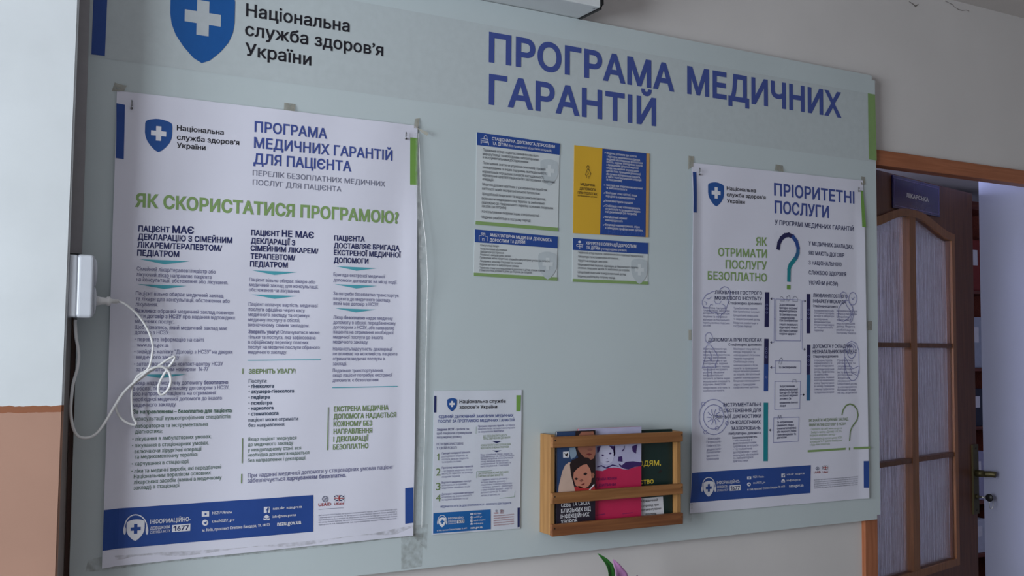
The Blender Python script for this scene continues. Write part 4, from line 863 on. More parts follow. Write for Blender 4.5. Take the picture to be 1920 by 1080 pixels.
tiny(('small_lettering', 'small'), 827.8, 884, [906.7, 911.7, 917], '*Вартості медичних послуг* оплачуються за єдиними медичними тарифами на рік', 3.8)
tiny(('small_lettering', 'small'), 827.8, 888, [928.6, 933.8, 939], '*Договори з медичними закладами* незалежно від форми власності на надання медичних послуг', 3.8)
tiny(('small_lettering', 'small'), 896, 965, [801, 806, 811.4], '*Програма медичних гарантій* – це перелік медичних послуг, які пацієнт може отримати за направленням *безоплатно*', 3.8)
tiny(OL, 905, 957, [819.6, 824.2], 'ЩО ТРЕБА ЗНАТИ ПАЦІЄНТУ ПЕРЕД ЗВЕРНЕННЯМ ДО ЛІКАРЯ', 3.8); tiny(OL, 901, 960, [837, 842], 'КОЖНА ПОСЛУГА МАЄ БУТИ НАДАНА БЕЗОПЛАТНО В МЕЖАХ ПРОГРАМИ', 3.8)
for v in (827.6, 844.7): p.poly(('arrow_print', 'navy'), [(922.6, v), (940, v-.2), (931, v+3.2)])
tiny(('small_lettering', 'small'), 900.5, 964, [854.5, 858.4, 862.4, 867.2, 871.6, 876], 'Ваш сімейний лікар надасть направлення на консультацію. Якщо потрібна консультація, лікар випише електронне направлення та розповість про лікування і заклади', 3.5)
tiny(OL, 896, 953, [889.8, 895], 'ЗА ПРОГРАМОЮ МЕДИЧНИХ ГАРАНТІЙ ВИ МАЄТЕ', 3.8)
tiny(('small_lettering', 'small'), 901, 960, [901.2, 906, 910.8, 915.5, 920.3, 925, 930.8], '– первинну медичну допомогу – екстрену медичну допомогу – спеціалізовану та високоспеціалізовану – паліативну допомогу – реабілітацію у сфері охорони здоров’я – медичну допомогу дітям до 16 років у зв’язку з вагітністю', 3.5)
p.stroke(p.one(('rule_print', 'gline')), [(892.5, 800), (892, 813)], .6); p.stroke(p.one(('rule_print', 'gline')), [(922, 882.5), (893, 884), (892.5, 896)], .6); p.stroke(p.one(('rule_print', 'gline')), [(965, 920), (964, 931.5), (936, 934)], .6)
p.text(HD, 'МЕДИЧНІ ПОСЛУГИ ЗА ЦІЄЮ ПРОГРАМОЮ НСЗУ – БЕЗОПЛАТНІ ДЛЯ ПАЦІЄНТІВ', (825.7, 952), (958, 944.6), 3.6, .008, 1)
footer(PN, [(812.2, 962), (919.6, 955), (919.6, 992), (811.8, 1000.3)], (822, 835.4, 970, 988.3), None, .5,
       [('ІНФОРМАЦІЙНО-', (839.6, 973.8), (869, 971.8), 3.8, .012, 1), ('ДОВІДКОВА', (839.6, 979), (854.5, 978), 3, .01, 1), ('СЛУЖБА НСЗУ', (839.6, 983), (854.5, 982), 2.6, .004, 1), ('м. Київ, проспект Степана Бандери, 19, 04073', (819, 996.2), (875, 991.4), 3, .01, 1), ('nszu.gov.ua', (882, 991.5), (904, 989.8), 4.6, .022, 1),
        ('NSZU Ukraine', (888, 964.5), (902, 963.5), 3, .012, 1), ('t.me/NSZU_gov', (888, 970.7), (903.5, 969.6), 3, .012, 1), ('nszu.ukr nszu.gov.ua', (888, 977), (909.5, 975.4), 3, .012, 1), ('info@nszu.gov.ua', (888, 983), (905.5, 981.6), 3, .012, 1)],
       [('tube', 883.7, 963.5, 2.5), ('plane', 883.7, 969.7, 2.4), ('f', 883.7, 976, 2.3), ('mail', 883.7, 981.8, 2.3)],
       (930, 957.6, 1.8, ('USАІD', (925.4, 963.5), (934, 962.8), 2.8, .02, 1), ('UKаіd', (936.5, 962.9), (943, 962.4), 2.6, .02, 1), (936.5, 943, 955.5, 959.8)),
       ([(856, 975), (870, 974), (870, 980), (856, 981)], (857, 980.2), (869, 979.3), 4.6, .022, 1), (925, 963.5, 968.5, 986, 5), 'band', 'red')
p.build()

# ------------------------------------------------------------------ four small cards
M_CARD = mat('card_paper', (196, 204, 208), .42, .015, 4, .35)
zero = lambda s, t: 0
def card(label, corners, m=M_CARD):
    return sheet('card', label, 'card', corners, -.0012, zero, 2, 2, m, 'cards under the board heading')
HDW = ('header_lettering', 'white'); CB = ('body_lettering', 'cardtext')
_, p = card('tall card with blue header about inpatient care above a green foot stripe', [(894, 248), (1049.7, 269.3), (1046, 433.7), (891, 420.7)])
p.quad(('header_band', 'blue'), [(894, 248), (1049.7, 269.3), (1048.8, 290.4), (894, 271.9)], 1, 1); p.quad(('foot_stripe', 'green'), [(891.6, 414.4), (1046.6, 427), (1046, 433.7), (891, 420.7)], 1, 1)
p.shield(('watermark_logo', 'mark'), 1013, 1046.5, 298.5, 348, ('watermark_cross', 'cardwhite')); p.lift = .0005
p.text(HDW, 'СТАЦІОНАРНА ДОПОМОГА ДОРОСЛИМ', (922, 262.7), (1040, 278), 5.6, .018, 2); p.text(HDW, 'ТА ДІТЯМ', (923, 271.6), (951.5, 275), 5.6, .018, 2); p.text(HDW, '(без проведення хірургічних операцій)', (953, 275), (1033.7, 285), 4.6, .002, 1)
p.stroke(('header_icon', 'white'), [(901.5, 260), (901.5, 270), (902, 266.5), (915.5, 268), (915.5, 272)], .9); p.stroke(('header_icon', 'white'), [(903, 264), (915, 265.5), (914, 261.5), (903.5, 260)], .8); p.stroke(('header_icon', 'white'), [(907, 260), (907.5, 256), (910, 253.5), (912.5, 257), (912.5, 261)], .8)
for s, u, v, ue in (('· Первинний огляд пацієнта з визначенням його', 902.4, 283, 1009), ('маршрутизації та необхідними лабораторними', 904.4, 290.4, 1009), ('й інструментальними дослідженнями', 904.4, 297, 989.7), ('· Полегшення, зняття чи усунення симптомів і проявів', 902, 307.4, 1022.6), ('захворювання та інших порушень життєдіяльності,', 904, 315.6, 1024), ('нормалізація порушених процесів життєдіяльності,', 904, 323.7, 1019.6), ('відновлення здоров’я пацієнтів без застосування хірургічних', 904, 330.6, 1040), ('операцій', 904, 338, 924), ('· Медична допомога вагітним з ускладненнями перебігом', 901.5, 347.4, 1025), ('вагітності та/або екстрагенітальною патологією', 903.4, 355.6, 1011.5), ('· Цілодобовий лікарський та медсестринський догляд,', 901, 365.4, 1022.7), ('включаючи медикаментозну терапію та знеболення', 902.8, 374, 1020), ('(відповідно до Національного переліку основних лікарських', 902.7, 381.6, 1037), ('засобів (за потреби)', 902.6, 388.3, 948.7), ('· Консультування лікарями інших спеціальностей', 900.5, 398.3, 1010), ('· Медична реабілітація в гострому періоді', 900, 409, 994)):
    p.text(CB, s, (u, v), (ue, v+p._slope(u, v)*(ue-u)), 5.2, .002, 1)
p.build()
_, p = card('short card with blue header about outpatient care for adults and children', [(890, 430), (1045.5, 443.7), (1044.4, 526.3), (888, 517.2)])
p.quad(('header_band', 'blue'), [(890, 430), (1045.5, 443.7), (1045, 465.5), (890, 454)], 1, 1); p.quad(('foot_stripe', 'green'), [(888, 511.3), (1044.7, 520), (1044.4, 526.3), (888, 517.2)], 1, 1)
p.lift = .0002; p.shield(('watermark_logo', 'mark'), 1009, 1044, 472, 524, ('watermark_cross', 'cardwhite')); p.lift = .0005
p.text(HDW, 'АМБУЛАТОРНА МЕДИЧНА ДОПОМОГА', (918, 443.2), (1034, 453.2), 5.8, .018, 2); p.text(HDW, 'ДОРОСЛИМ ТА ДІТЯМ', (917.7, 453), (984, 457), 5.8, .018, 2)
p.stroke(('header_icon', 'white'), [(898, 451), (898, 442), (902, 442.4), (902, 437), (909, 437.5), (909, 443), (913, 443.4), (913, 452)], .8); p.stroke(('header_icon', 'white'), p.arc(905.5, 440, 1.5, 0, 360, 8), .6); p.stroke(('header_icon', 'white'), [(904, 451.5), (904, 447), (907, 447.2), (907, 451.8)], .7)
for s, u, v, ue in (('· Консультації лікаря', 898, 461.3, 934.5), ('· Інструментальні обстеження', 898, 468, 949.5), ('· Лабораторні дослідження', 897.8, 473.6, 944), ('· Лікування в амбулаторних умовах', 897.6, 479, 957.4), ('· Проведення малих хірургічних операцій в амбулаторних умовах (за потреби)', 897.4, 484.6, 1030), ('· Лікування в денному стаціонарі (за потреби)', 897.2, 491.2, 978.6), ('· Ведення вагітності в амбулаторних умовах', 897, 497.2, 972), ('· Термінова стоматологічна допомога дорослим та дітям, а також планова', 896.8, 503.6, 1021), ('стоматологічна допомога дітям до 16 років (за потреби)', 898, 508.4, 997)):
    p.text(CB, s, (u, v), (ue, v+p._slope(u, v)*(ue-u)), 4.2, .002, 1)
p.build()
_, p = card('yellow card with blue panel about childbirth care', [(1076.8, 272), (1217.7, 288), (1215.7, 445), (1074.4, 437)], mat('card_yellow', (206, 164, 52), .42, .03, 8))
p.quad(('blue_panel_print', 'blue'), [(1129.3, 278.4), (1211.6, 287.6), (1210, 444.5), (1124.8, 439.5)], 1, 1); p.quad(('edge_stripe_print', 'tan'), [(1212.2, 287.6), (1217.5, 288.2), (1215.6, 444.8), (1210.4, 444.4)], 1, 1); p.lift = .0005
for s, u, v, ue, v1, c in (('МЕДИЧНА', 1088, 347.5, 1114.8, 350, 4.6), ('ДОПОМОГА', 1086.3, 355.5, 1116.6, 358.3, 4.6), ('ПРИ ПОЛОГАХ', 1083, 363.3, 1119.3, 366.6, 4.6), ('в стаціонарних умовах', 1083, 367.8, 1119, 371, 2.8)): p.text(('heading_lettering', 'black'), s, (u, v), (ue, v1), c, .012, 2)
FI = ('figure_drawing', 'black')
p.stroke(FI, p.arc(1101.8, 313.5, 2.2, 0, 360, 10, 2.8), .7); p.stroke(FI, [(1099.5, 334), (1099.5, 329), (1097, 328), (1099.5, 322), (1100.5, 318), (1103.5, 317.5), (1106, 323), (1107.5, 325.5), (1105.5, 330), (1103.5, 331), (1103.5, 335)], .7); p.stroke(FI, [(1101, 322), (1103, 325), (1101, 328)], .6)
for s, u, v, ue in (('Медична допомога при пологах', 1137, 288.8, 1193.5), ('з партнером, медикаментозна бригада,', 1137, 295, 1200), ('(ведення неускладнених фізіологічних', 1136.8, 300.2, 1204.7), ('пологів, ведення ускладнених пологів', 1136.8, 305.4, 1204), ('з проведенням ургентної медичної', 1136.6, 310.8, 1197), ('плода, накладання акушерських', 1136.5, 316.4, 1197), ('щипців, піхви, проведення допоміжної,', 1136.4, 322, 1201), ('або ручного відокремлення плаценти,', 1136.3, 328, 1200), ('а також інших акушерських операцій', 1136.2, 333, 1202), ('за показаннями)', 1136.2, 338.4, 1166), ('Анестезія при оперативному втручанні', 1136, 348.8, 1204), ('та знеболення пологів', 1136, 354, 1175), ('Моніторинг стану вагітної, плода,', 1135.6, 363.3, 1194.5), ('породіллі та новонародженого', 1135.5, 369.5, 1190), ('Інтенсивна терапія породіллі', 1135.2, 378.2, 1186), ('Стабілізація стану новонародженого,', 1135, 387.6, 1200), ('після пологів та проведення первин-', 1135, 393.5, 1201), ('ної реанімації (за потреби)', 1134.8, 398.8, 1194), ('Метаболічний скринінг', 1134.4, 408.6, 1175.5), ('новонародженого', 1134.4, 414.4, 1167), ('Вакцинація новонародженого, згідно', 1134, 422.9, 1199), ('з Календарем профілактичних щеплень', 1134, 429, 1205)):
    p.text(('body_lettering', 'white'), s, (u, v), (ue, v+p._slope(u, v)*(ue-u)), 4.4, .006, 1)
for v in (286.5, 346.5, 361.5, 377, 386, 407, 421.5): p.stroke(('tick_print', 'white'), [(1133-(v-286)*.02, v), (1133.8-(v-286)*.02, v+1.4), (1135.4-(v-286)*.02, v-1)], .6)
p.lift = .0003; p.text(('large_faint_lettering', 'faintblue'), 'І НА ПОСЛУГИ', (1133.5, 438), (1207.5, 442.2), 8.6, .0, 2)
p.build()
_, p = card('short card with blue header about surgical operations under the yellow card', [(1073.6, 446.3), (1214.8, 455.5), (1214.5, 533.7), (1073.2, 528.2)])
p.quad(('header_band', 'blue'), [(1073.6, 446.3), (1214.8, 455.5), (1214.4, 476.4), (1073.5, 468.7)], 1, 1); p.quad(('foot_stripe', 'green'), [(1073.3, 522.7), (1214.7, 528), (1214.5, 533.7), (1073.2, 528.2)], 1, 1)
p.lift = .0002; p.shield(('watermark_logo', 'mark'), 1183, 1213.8, 485, 532.5, ('watermark_cross', 'cardwhite')); p.lift = .0005
p.text(HDW, 'ХІРУРГІЧНІ ОПЕРАЦІЇ ДОРОСЛИМ', (1098, 458.5), (1192.5, 465), 5.8, .018, 2); p.text(HDW, 'ТА ДІТЯМ', (1098.8, 466.8), (1124.3, 468.5), 5.8, .018, 2); p.text(HDW, '(у стаціонарних умовах)', (1126, 468.5), (1174.3, 471.6), 4.8, .002, 1)
p.shape(('header_icon', 'white'), p.arc(1086.3, 453.6, 3, 0, 350, 12, 2.2)); p.stroke(('header_icon', 'white'), [(1080.5, 461.5), (1081, 458.5), (1086, 457.8), (1092, 459.5), (1092.5, 457)], .9); p.stroke(('header_icon', 'white'), [(1080.5, 461.5), (1092, 463)], .9); p.stroke(('header_icon', 'white'), [(1086.5, 458), (1086.5, 466.5)], .9)
for s, u, v, ue in (('· Первинний огляд пацієнта з визначенням його подальшої маршрутизації', 1081.5, 475, 1205.8), ('· Лабораторні та інструментальні обстеження', 1081.4, 482.5, 1158.3), ('· Хірургічна операція і анестезія', 1081.3, 490, 1138), ('· Медикаментозне лікування, відповідно до Національного переліку', 1081.2, 497.8, 1196.4), ('основних лікарських засобів, та знеболення (за потреби)', 1083, 504, 1179.5), ('· Цілодобовий лікарський та медсестринський догляд', 1081, 512, 1172.8), ('· Медична реабілітація у гострому періоді', 1080.8, 519.6, 1152.3)):
    p.text(CB, s, (u, v), (ue, v+p._slope(u, v)*(ue-u)), 4.4, .002, 1)
p.build()

# ------------------------------------------------------------------ wooden magazine rack on the board
RY = -.053                                            # front faces of the slats
rx0 = b(1036, 900, RY)[0]; rx1 = b(1276, 900, RY+.012)[0]
rz0, rz1 = b(1015, 1000, 0)[1]+.0, b(1015.5, 815, 0)[1]
rz0 = b(1035, 1005, RY)[1]; rz1 = b(1036, 816, RY)[1]
rack = thing('magazine_rack', 'slatted wooden magazine rack fixed on the board', 'rack', ((rx0+rx1)/2, -.0005, rz0))
M_PINE = wood('pine_side', (142, 104, 62), (160, 120, 74), 'z', .8, .5)
M_PINEX = wood('pine_slat', (126, 84, 50), (150, 106, 66), 'x', .8, .5)
M_PINED = wood('pine_slat_dark', (108, 66, 42), (138, 90, 56), 'x', .8, .5)
box('side_panel', rx0, rx0+.012, RY+.010, -.0005, rz0, rz1, M_PINE, rack, .001); box('side_panel', rx1-.012, rx1, RY+.010, -.0005, rz0, rz1-.004, M_PINE, rack, .001)
box('bottom_board', rx0+.012, rx1-.012, RY+.010, -.0005, rz0+.002, rz0+.012, M_PINEX, rack)
for (t0, t1, m_) in ((819.5, 840, M_PINEX), (925, 945.6, M_PINEX), (984, 1006.5, M_PINED)):
    za, zc = b(1036, t0, RY)[1], b(1036, t1, RY)[1]
    box('slat', rx0, b(1281, 900, RY)[0], RY, RY+.010, zc, za, m_, rack, .0012)
    for x in (rx0+.006, rx1-.006):
        q = lathe('nail', [(.0018, -.0003), (.0012, -.0006)], (x, RY, (za+zc)/2+.004), mat('nail_head', (50, 38, 30), .5), rack, 8, 'y')
RF = rz0+.0122
def magazine(label, u0, u1, vt0, vt1, Y, th_, rgb, name):
    x0, zt0 = b(u0, vt0, Y); x1, zt1 = b(u1, vt1, Y); zt = (zt0+zt1)/2
    m_ = thing('magazine', label, 'magazine', ((x0+x1)/2, Y+th_/2, RF), 'magazines in the wooden rack')
    box('pages', x0+.001, x1-.001, Y+.0006, Y+th_-.0006, RF+.0005, zt-.0008, mat('page_edge', (190, 190, 196), .7), m_)
    box('back_cover', x0, x1, Y+th_-.0005, Y+th_, RF, zt, mat('cover_'+name, rgb, .3, .05, 20, .4), m_)
    fcv = box('front_cover', x0, x1, Y, Y+.0005, RF, zt, MATS['cover_'+name], m_)
    pr = Print(m_, (lambda x, z: Y-.0003), Y)
    pr.x0, pr.x1, pr.on = x0, x1, fcv
    return m_, pr, zt
for k, c in dict(skin=(150, 98, 80), skin_b=(186, 124, 104), hair=(38, 26, 28), cream=(196, 170, 156), scarf=(168, 44, 48), bgpatch=(132, 152, 172), cobalt=(44, 66, 104), lips=(110, 44, 44), lilac=(176, 176, 208), violet=(56, 34, 96), pink=(186, 38, 82), lemon=(214, 190, 66), plum=(112, 28, 88), lip_shade=(136, 84, 72), face_lilac=(196, 196, 222)).items():
    INK[k] = mat('ink_'+k, c, .35, .05, 40, .4)
_, g, _zt = magazine('dark green magazine with yellow lettering in the wooden rack', 1166, 1260.5, 809, 803.5, -.028, .004, (22, 44, 42), 'dark_green')
g.text(('title_lettering', 'lemon'), 'ЮДЯМ,', (1194, 874), (1239, 872), 9.3, .02, 3); g.text(('title_lettering', 'lemon'), 'СТВО', (1199.4, 907.8), (1225.4, 906), 7.2, .03, 3)
g.quad(('label_print', 'white'), [(1199, 934.4), (1242.8, 931), (1244.6, 963), (1199, 967.2)], 1, 1); g.lift = .0004
for s, u, v, ue, v1 in (('Юридичний', 1201.7, 941.7, 1232.8, 939), ('супровід при', 1201.7, 950.6, 1234.4, 948), ('документуванні', 1201, 958, 1239, 955), ('звернень', 1208, 966, 1230, 964.3)): g.text(('label_lettering', 'black'), s, (u, v), (ue, v1), 4.6, .006, 1)
g.shape(('bird_print', 'hair'), [(1235, 884), (1238, 881), (1241, 882.5), (1239.5, 885), (1237, 886), (1234, 888)]); g.build()
_, g, _zt = magazine('pink magazine with lilac photograph of an infant in the wooden rack', 1085, 1202.5, 803, 801, -.034, .004, (186, 38, 82), 'pink')
Q7 = lambda pts: [(1150+x/10.8, 800+y/10.8) for x, y in pts]; Q5 = lambda pts: [(1030+x/7.2, 790+y/7.2) for x, y in pts]
for q in fill([[(g.x0, _zt), (g.x1, _zt)]+[g.P(*k) for k in [(1202, 873.6), (1189, 876), (1177.8, 880.5), (1168.5, 879.6), (1159, 877), (1150, 876.5), (1140, 877.5), (1130, 883), (1118, 882), (1086, 884)]]]): g.add(('photo_print', 'lilac'), [(q[0], q[4]), (q[1], q[4]), (q[2], q[5]), (q[3], q[5])])
g.lift = .0003
g.shape(('infant_face_print', 'face_lilac'), Q5([(660, 440), (672, 370), (720, 330), (800, 328), (860, 380), (872, 470), (850, 540), (800, 580), (740, 582), (690, 545)])); g.lift = .0006
V1 = ('photo_shade_print', 'violet')
for q in ([(640, 345), (690, 330), (668, 410), (645, 430)], [(800, 326), (875, 335), (885, 440), (872, 470), (858, 390)], [(695, 452), (720, 446), (738, 460), (715, 472)], [(795, 430), (820, 418), (838, 434), (815, 446)], [(755, 545), (800, 538), (810, 544), (775, 555)], [(765, 498), (790, 500), (778, 508)],
          [(640, 610), (700, 590), (760, 620), (850, 580), (925, 600), (935, 612), (850, 596), (765, 638), (700, 606), (645, 622)]): g.shape(V1, Q5(q))
for q in ([(100, 745), (165, 785), (250, 712), (400, 700), (565, 725), (565, 795), (420, 815), (300, 866), (200, 845), (130, 805)], [(370, 400), (480, 355), (450, 545), (385, 500)], [(95, 610), (170, 600), (180, 710), (92, 700)], [(10, 380), (30, 400), (20, 580), (0, 600)], [(165, 490), (210, 440), (215, 380), (225, 400), (215, 460), (180, 500)]): g.shape(V1, Q7(q))
g.lift = .0003
g.text(('purple_lettering', 'plum'), 'ПРАВА ЖІНКИ', (1118, 901), (1156, 899), 5, .02, 2); g.text(('purple_lettering', 'plum'), 'І ДИТИНИ', (1118, 912.5), (1154, 910.5), 5, .02, 2); g.stroke(('purple_rule_print', 'plum'), [(1117, 966), (1134, 963.5)], 1.2); g.stroke(('purple_line_print', 'plum'), [(1167, 963.5), (1186, 961)], .8); g.build()
_, g, _zt = magazine('dark magazine with photograph of a mother holding a baby in the wooden rack', 1044, 1116.4, 809.6, 806.8, -.041, .005, (36, 30, 44), 'dark_plum')
g.shape(('photo_print', 'cobalt'), [(1044.4, 810), (1090, 808), (1085, 880), (1052, 922), (1044.4, 923)]); g.lift = .0003
g.shape(('mother_print', 'bgpatch'), Q5([(268, 358), (345, 350), (372, 425), (352, 480), (292, 512), (272, 440)]))
g.shape(('mother_print', 'hair'), Q5([(350, 130), (620, 125), (622, 900), (500, 920), (420, 560), (372, 450), (345, 340)])); g.lift = .0006
g.shape(('mother_print', 'skin'), Q5([(385, 200), (430, 140), (590, 135), (618, 220), (620, 430), (596, 500), (545, 525), (485, 500), (425, 440), (380, 375)]))
g.shape(('mother_print', 'cream'), Q5([(255, 555), (295, 555), (290, 690), (325, 860), (352, 955), (118, 958), (125, 870), (170, 680), (212, 590)])); g.lift = .0009
g.shape(('mother_print', 'lips'), Q5([(488, 440), (530, 430), (575, 440), (535, 462)])); g.shape(('mother_print', 'lip_shade'), Q5([(505, 375), (545, 360), (585, 376), (560, 398), (522, 398)]))
g.shape(('baby_print', 'hair'), Q5([(272, 580), (300, 525), (400, 480), (520, 490), (600, 560), (620, 690), (590, 760), (540, 700), (330, 720), (318, 830), (288, 720)])); g.lift = .0012
g.shape(('baby_print', 'skin_b'), Q5([(318, 760), (325, 690), (370, 640), (440, 590), (500, 575), (545, 640), (570, 730), (560, 820), (520, 880), (470, 905), (400, 895), (345, 860)]))
g.shape(('baby_print', 'skin'), Q5([(560, 720), (585, 690), (605, 715), (592, 760), (568, 765)]))
g.shape(('baby_print', 'scarf'), Q5([(330, 885), (400, 872), (470, 905), (540, 900), (600, 850), (618, 935), (345, 946)])); g.lift = .0015
for q in ([(330, 775), (355, 758), (383, 772), (358, 792)], [(450, 712), (478, 690), (508, 704), (482, 730)]): g.shape(('baby_print', 'hair'), Q5(q))
g.shape(('baby_print', 'lips'), Q5([(412, 858), (450, 835), (475, 838), (452, 862)])); g.shape(('baby_print', 'lip_shade'), Q5([(395, 800), (430, 775), (455, 792), (425, 818)])); g.shape(('baby_print', 'white'), Q5([(525, 925), (595, 845), (606, 856), (540, 930)]))
g.lift = .0005; g.shape(('emblem_print', 'white'), Q5([(182, 410), (262, 406), (262, 487), (184, 492)])); g.lift = .0008
g.shape(('emblem_bird', 'hair'), Q5([(195, 425), (222, 445), (245, 418), (248, 448), (236, 465), (240, 482), (222, 470), (204, 468), (215, 458)])); g.lift = .0004
for s, u, v, ue, v1 in (('СЕБЕ ТА СВОЇХ', 1051.7, 951, 1106, 945.6), ('БЛИЗЬКИХ ВІД', 1051.7, 962, 1107.4, 957), ('ІНФЕКЦІЙНИХ', 1051, 972.4, 1104.7, 967.8), ('ХВОРОБ', 1051, 983, 1082, 980)): g.text(('title_lettering', 'white'), s, (u, v), (ue, v1), 7.6, .02, 2)
g.build()

# ------------------------------------------------------------------ pins at the poster corners
M_STEEL = mat('pin_steel', (150, 152, 156), .25, .05, 60, .5, metal=.9)
for (u, v0, v1, lab, dy) in ((246.5, 188, 204, 'small bent metal pin by the shield logo of the poster with green heading', .004), (761, 248, 261, 'small bent metal pin by the green corner bar of the poster with green heading', .004),
                         (1311.5, 315, 328, 'small bent metal pin by the shield logo of the poster with question mark', .004), (1610, 351, 359, 'small bent metal pin by the green corner bar of the poster with question mark', .004)):
    pn = thing('pin', lab, 'pin', tuple(up(u, v0, -.004)), 'pins in the poster corners')
    tube('hook', [up(u, v1, -.002), up(u, v1, -.009), up(u-.6, v1-2, -.0105), up(u, v0+3, -.0105), up(u+.4, v0, -.0095), up(u+1.4, v0+2, -.0085), up(u+1.2, v1-5, -.008)], .0009, M_STEEL, pn, 8)
    lathe('head', [(.0022, 0), (.0022, -.001), (.0012, -.0016)], tuple(up(u, v1-1, -.0045)), mat('pin_dark', (70, 66, 64), .4, metal=.7), pn, 12, 'y')

# ------------------------------------------------------------------ white box above the board
lx1 = b(1079, 33, WY)[0]; lz = BZ1+.0015
fx = up(1133, 8, -.085)
lamp = thing('wall_lamp_housing', 'white metal housing with black end rim fixed above the board', 'lamp', (lx1-.4, WY, lz))
M_LAMP = mat('white_enamel', (206, 212, 216), .35, .02, 20, .4); M_RUB = mat('black_rim', (24, 24, 26), .5)
LD = -.088
box('body', lx1-.8, lx1-.004, LD, WY-.0005, lz, lz+.125, M_LAMP, lamp, .002)
bm = boxbm(lx1-.004, lx1+.002, LD-.003, WY-.0005, lz-.002, lz+.128)
bmesh.ops.bevel(bm, geom=[e for e in bm.edges if abs(e.verts[0].co.x-e.verts[1].co.x) > .003], offset=.008, segments=3, affect='EDGES')
bmobj('end_rim', bm, M_RUB, lamp)
box('end_plate', lx1+.002, lx1+.003, LD+.004, WY-.006, lz+.004, lz+.122, M_LAMP, lamp)
for y in (WY-.014, LD+.012): lathe('screw', [(.003, -.0001), (.002, -.0012)], (lx1-.014, y, lz), M_STEEL, lamp, 10, 'z')

# ------------------------------------------------------------------ socket block on the pier's side, with its coiled cord
sz1, sz0 = b(160, 477, -.094)[1], b(160, 596, -.094)[1]
sxA = PX+.0013; sxB = b(177, 540, -.094)[0]
sock = thing('socket_block', 'white double socket block mounted beside the board', 'socket', (sxA, -.062, (sz0+sz1)/2))
M_SOCK = mat('socket_plastic', (188, 194, 204), .35, .02, 30, .4)
box('back_box', sxA, sxA+.014, -.093, -.029, sz0+.001, sz1-.001, M_SOCK, sock, .003, 3)
box('cover', sxA+.0125, sxB, -.094, -.028, sz0, sz1, M_SOCK, sock, .006, 4)
zc = [sz0+(sz1-sz0)*k for k in (.285, .73)]
for z in zc:
    lathe('outlet', [(.0245, 0), (.0245, .004), (.0225, .0058), (.019, .0058), (.018, .001), (.001, .001)], (sxB-.0005, -.061, z), mat('outlet_plastic', (206, 212, 222), .35), sock, 28, 'x')
M_CORD = mat('cord_white', (226, 228, 230), .45, .03, 40, .4)
cord = thing('extension_cord', 'coiled white cord with plug hanging in front of the poster', 'cord', (sxB+.03, -.061, zc[0]))
C3 = lambda x, y, d: up(100+x/2.571, 420+y/2.571, d)
py = -.061; pz = zc[0]
lathe('plug', [(.0085, 0), (.0085, .006), (.0065, .014), (.006, .022), (.0078, .024), (.0078, .028), (.004, .031), (.0036, .042)], (sxB+.0015, py, pz), M_CORD, cord, 16, 'x')
e0 = Vector((sxB+.043, py, pz))
path = [(345, 385, -.058), (400, 430, -.048), (450, 500, -.040), (478, 580, -.035), (470, 660, -.032), (452, 702, -.030), (404, 735, -.028), (380, 790, -.026), (378, 860, -.025), (384, 930, -.024), (400, 960, -.024), (382, 968, -.024), (332, 942, -.024), (303, 893, -.024), (312, 848, -.025), (352, 800, -.025), (430, 738, -.025), (500, 688, -.025), (560, 648, -.024), (584, 640, -.023), (577, 662, -.023), (545, 705, -.022), (512, 765, -.022), (506, 805, -.022), (522, 823, -.022), (550, 802, -.023), (566, 758, -.024), (556, 712, -.026), (520, 688, -.028), (470, 700, -.030), (420, 738, -.031), (345, 806, -.032), (300, 872, -.035), (252, 952, -.040), (210, 1008, -.046), (168, 1030, -.050), (122, 1024, -.054), (96, 982, -.057), (84, 900, -.058), (94, 780, -.059), (116, 695, -.061), (122, 625, -.061), (110, 545, -.062), (106, 480, -.062), (107, 462, -.062)]
tube('cable', [e0]+[C3(*q) for q in path], .0022, M_CORD, cord, 8, taper=(.85, 1.2))

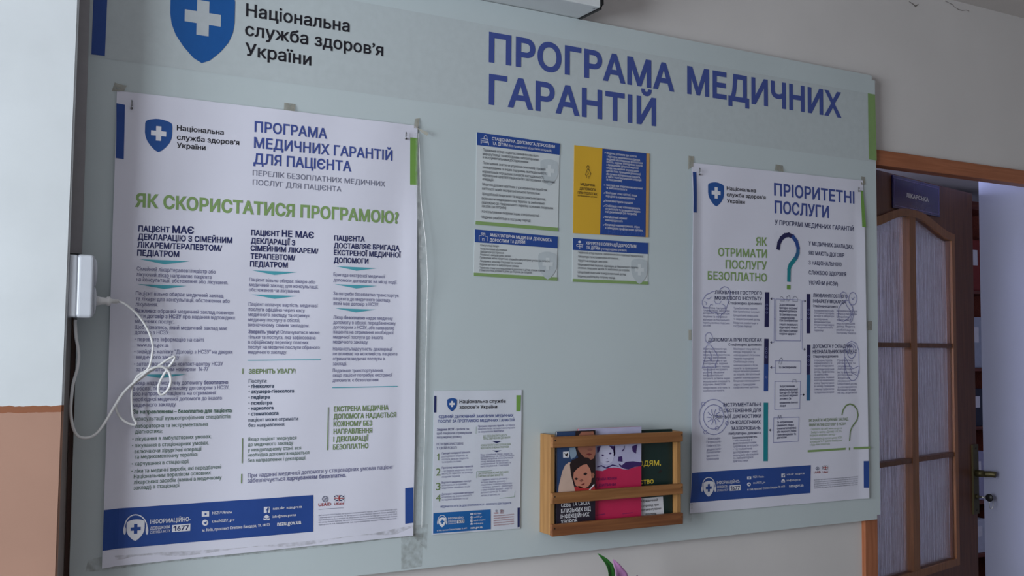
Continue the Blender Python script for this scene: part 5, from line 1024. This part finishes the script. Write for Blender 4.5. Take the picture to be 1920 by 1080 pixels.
# ------------------------------------------------------------------ lily standing below the board
FY = -.10
vase = thing('floor_vase', 'tall pale floor vase holding the lily under the board', 'vase', (up(1160, 1100, FY).x, FY, 0))
vx = up(1160, 1100, FY).x
lathe('vase_body', [(.07, 0), (.085, .03), (.095, .25), (.07, .5), (.045, .62), (.05, .68), (.047, .68), (.042, .62), (.065, .5), (.02, .4)], (vx, FY, 0), mat('vase_glaze', (170, 172, 168), .3), vase, 28)
lily = thing('lily', 'pink lily bloom with pointed green leaf under the board', 'flower', (vx, FY, .42))
M_STEM = mat('stem_green', (46, 82, 44), .5, .1, 40); M_LEAF = mat('leaf_green', (44, 104, 44), .4, .2, 60, .4, stretch=(1, 1, .1)); M_PETAL = mat('petal_pink', (172, 122, 172), .5, .15, 40)
fc = up(1172, 1112, FY)
tube('stem', [(vx, FY, .42), (vx+.004, FY, .7), (vx+.006, FY, .9), (fc.x-.004, FY+.004, fc.z-.02)], .0035, M_STEM, lily, 8)
def blade(name, spine, widths, fold, m, parent):
    """leaf or petal: pixel spine (u,v,Y), half widths in metres, folded along the midrib"""
    P = [q if isinstance(q, Vector) else up(*q) for q in spine]; V = []; Fc = []
    for i, q in enumerate(P):
        d = (P[min(i+1, len(P)-1)]-P[max(0, i-1)]).normalized(); sd = Vector((0, 1, 0)).cross(d).normalized(); wd = widths[i]
        for k in (-1, -.5, 0, .5, 1): V.append(q+sd*wd*k+Vector((0, -fold*abs(k)*wd, 0)))
    for i in range(len(P)-1):
        for k in range(4): a = i*5+k; Fc.append((a, a+1, a+6, a+5))
    o = obj(name, V, Fc, m, None, True); o.parent = parent; o.matrix_parent_inverse = Matrix.Translation(parent.location).inverted()
    so = o.modifiers.new('s', 'SOLIDIFY'); so.thickness = .0006
    return o
blade('leaf', [(1120.5, 1037.5, FY-.02), (1128, 1044, FY-.02), (1136, 1052, FY-.02), (1142, 1061, FY-.018), (1145, 1072, FY-.015), (1145, 1085, FY-.01), (1146, 1110, FY-.004), (1152, 1140, FY)], [.0002, .0028, .0052, .0075, .0085, .0078, .006, .003], .5, M_LEAF, lily)
c0 = up(1172, 1116, FY)
for (tu, tv, dy, wd) in ((1149, 1048, .012, .014), (1140, 1090, -.03, .013), (1215, 1092, -.02, .014), (1225, 1130, .01, .013), (1165, 1150, -.035, .013), (1195, 1078, .02, .013)):
    tp = up(tu, tv, FY+dy)
    sp = [c0+(tp-c0)*t+Vector((0, -.012*math.sin(t*3.1), 0)) for t in (0, .2, .4, .6, .8, .92, 1)]
    blade('petal', sp, [wd*k for k in (.25, .7, 1, .95, .6, .3, .02)], .3, M_PETAL, lily)
lathe('pistil', [(.0015, 0), (.0012, .03), (.0028, .034), (.001, .037)], (c0.x, c0.y-.01, c0.z), M_STEM, lily, 8)
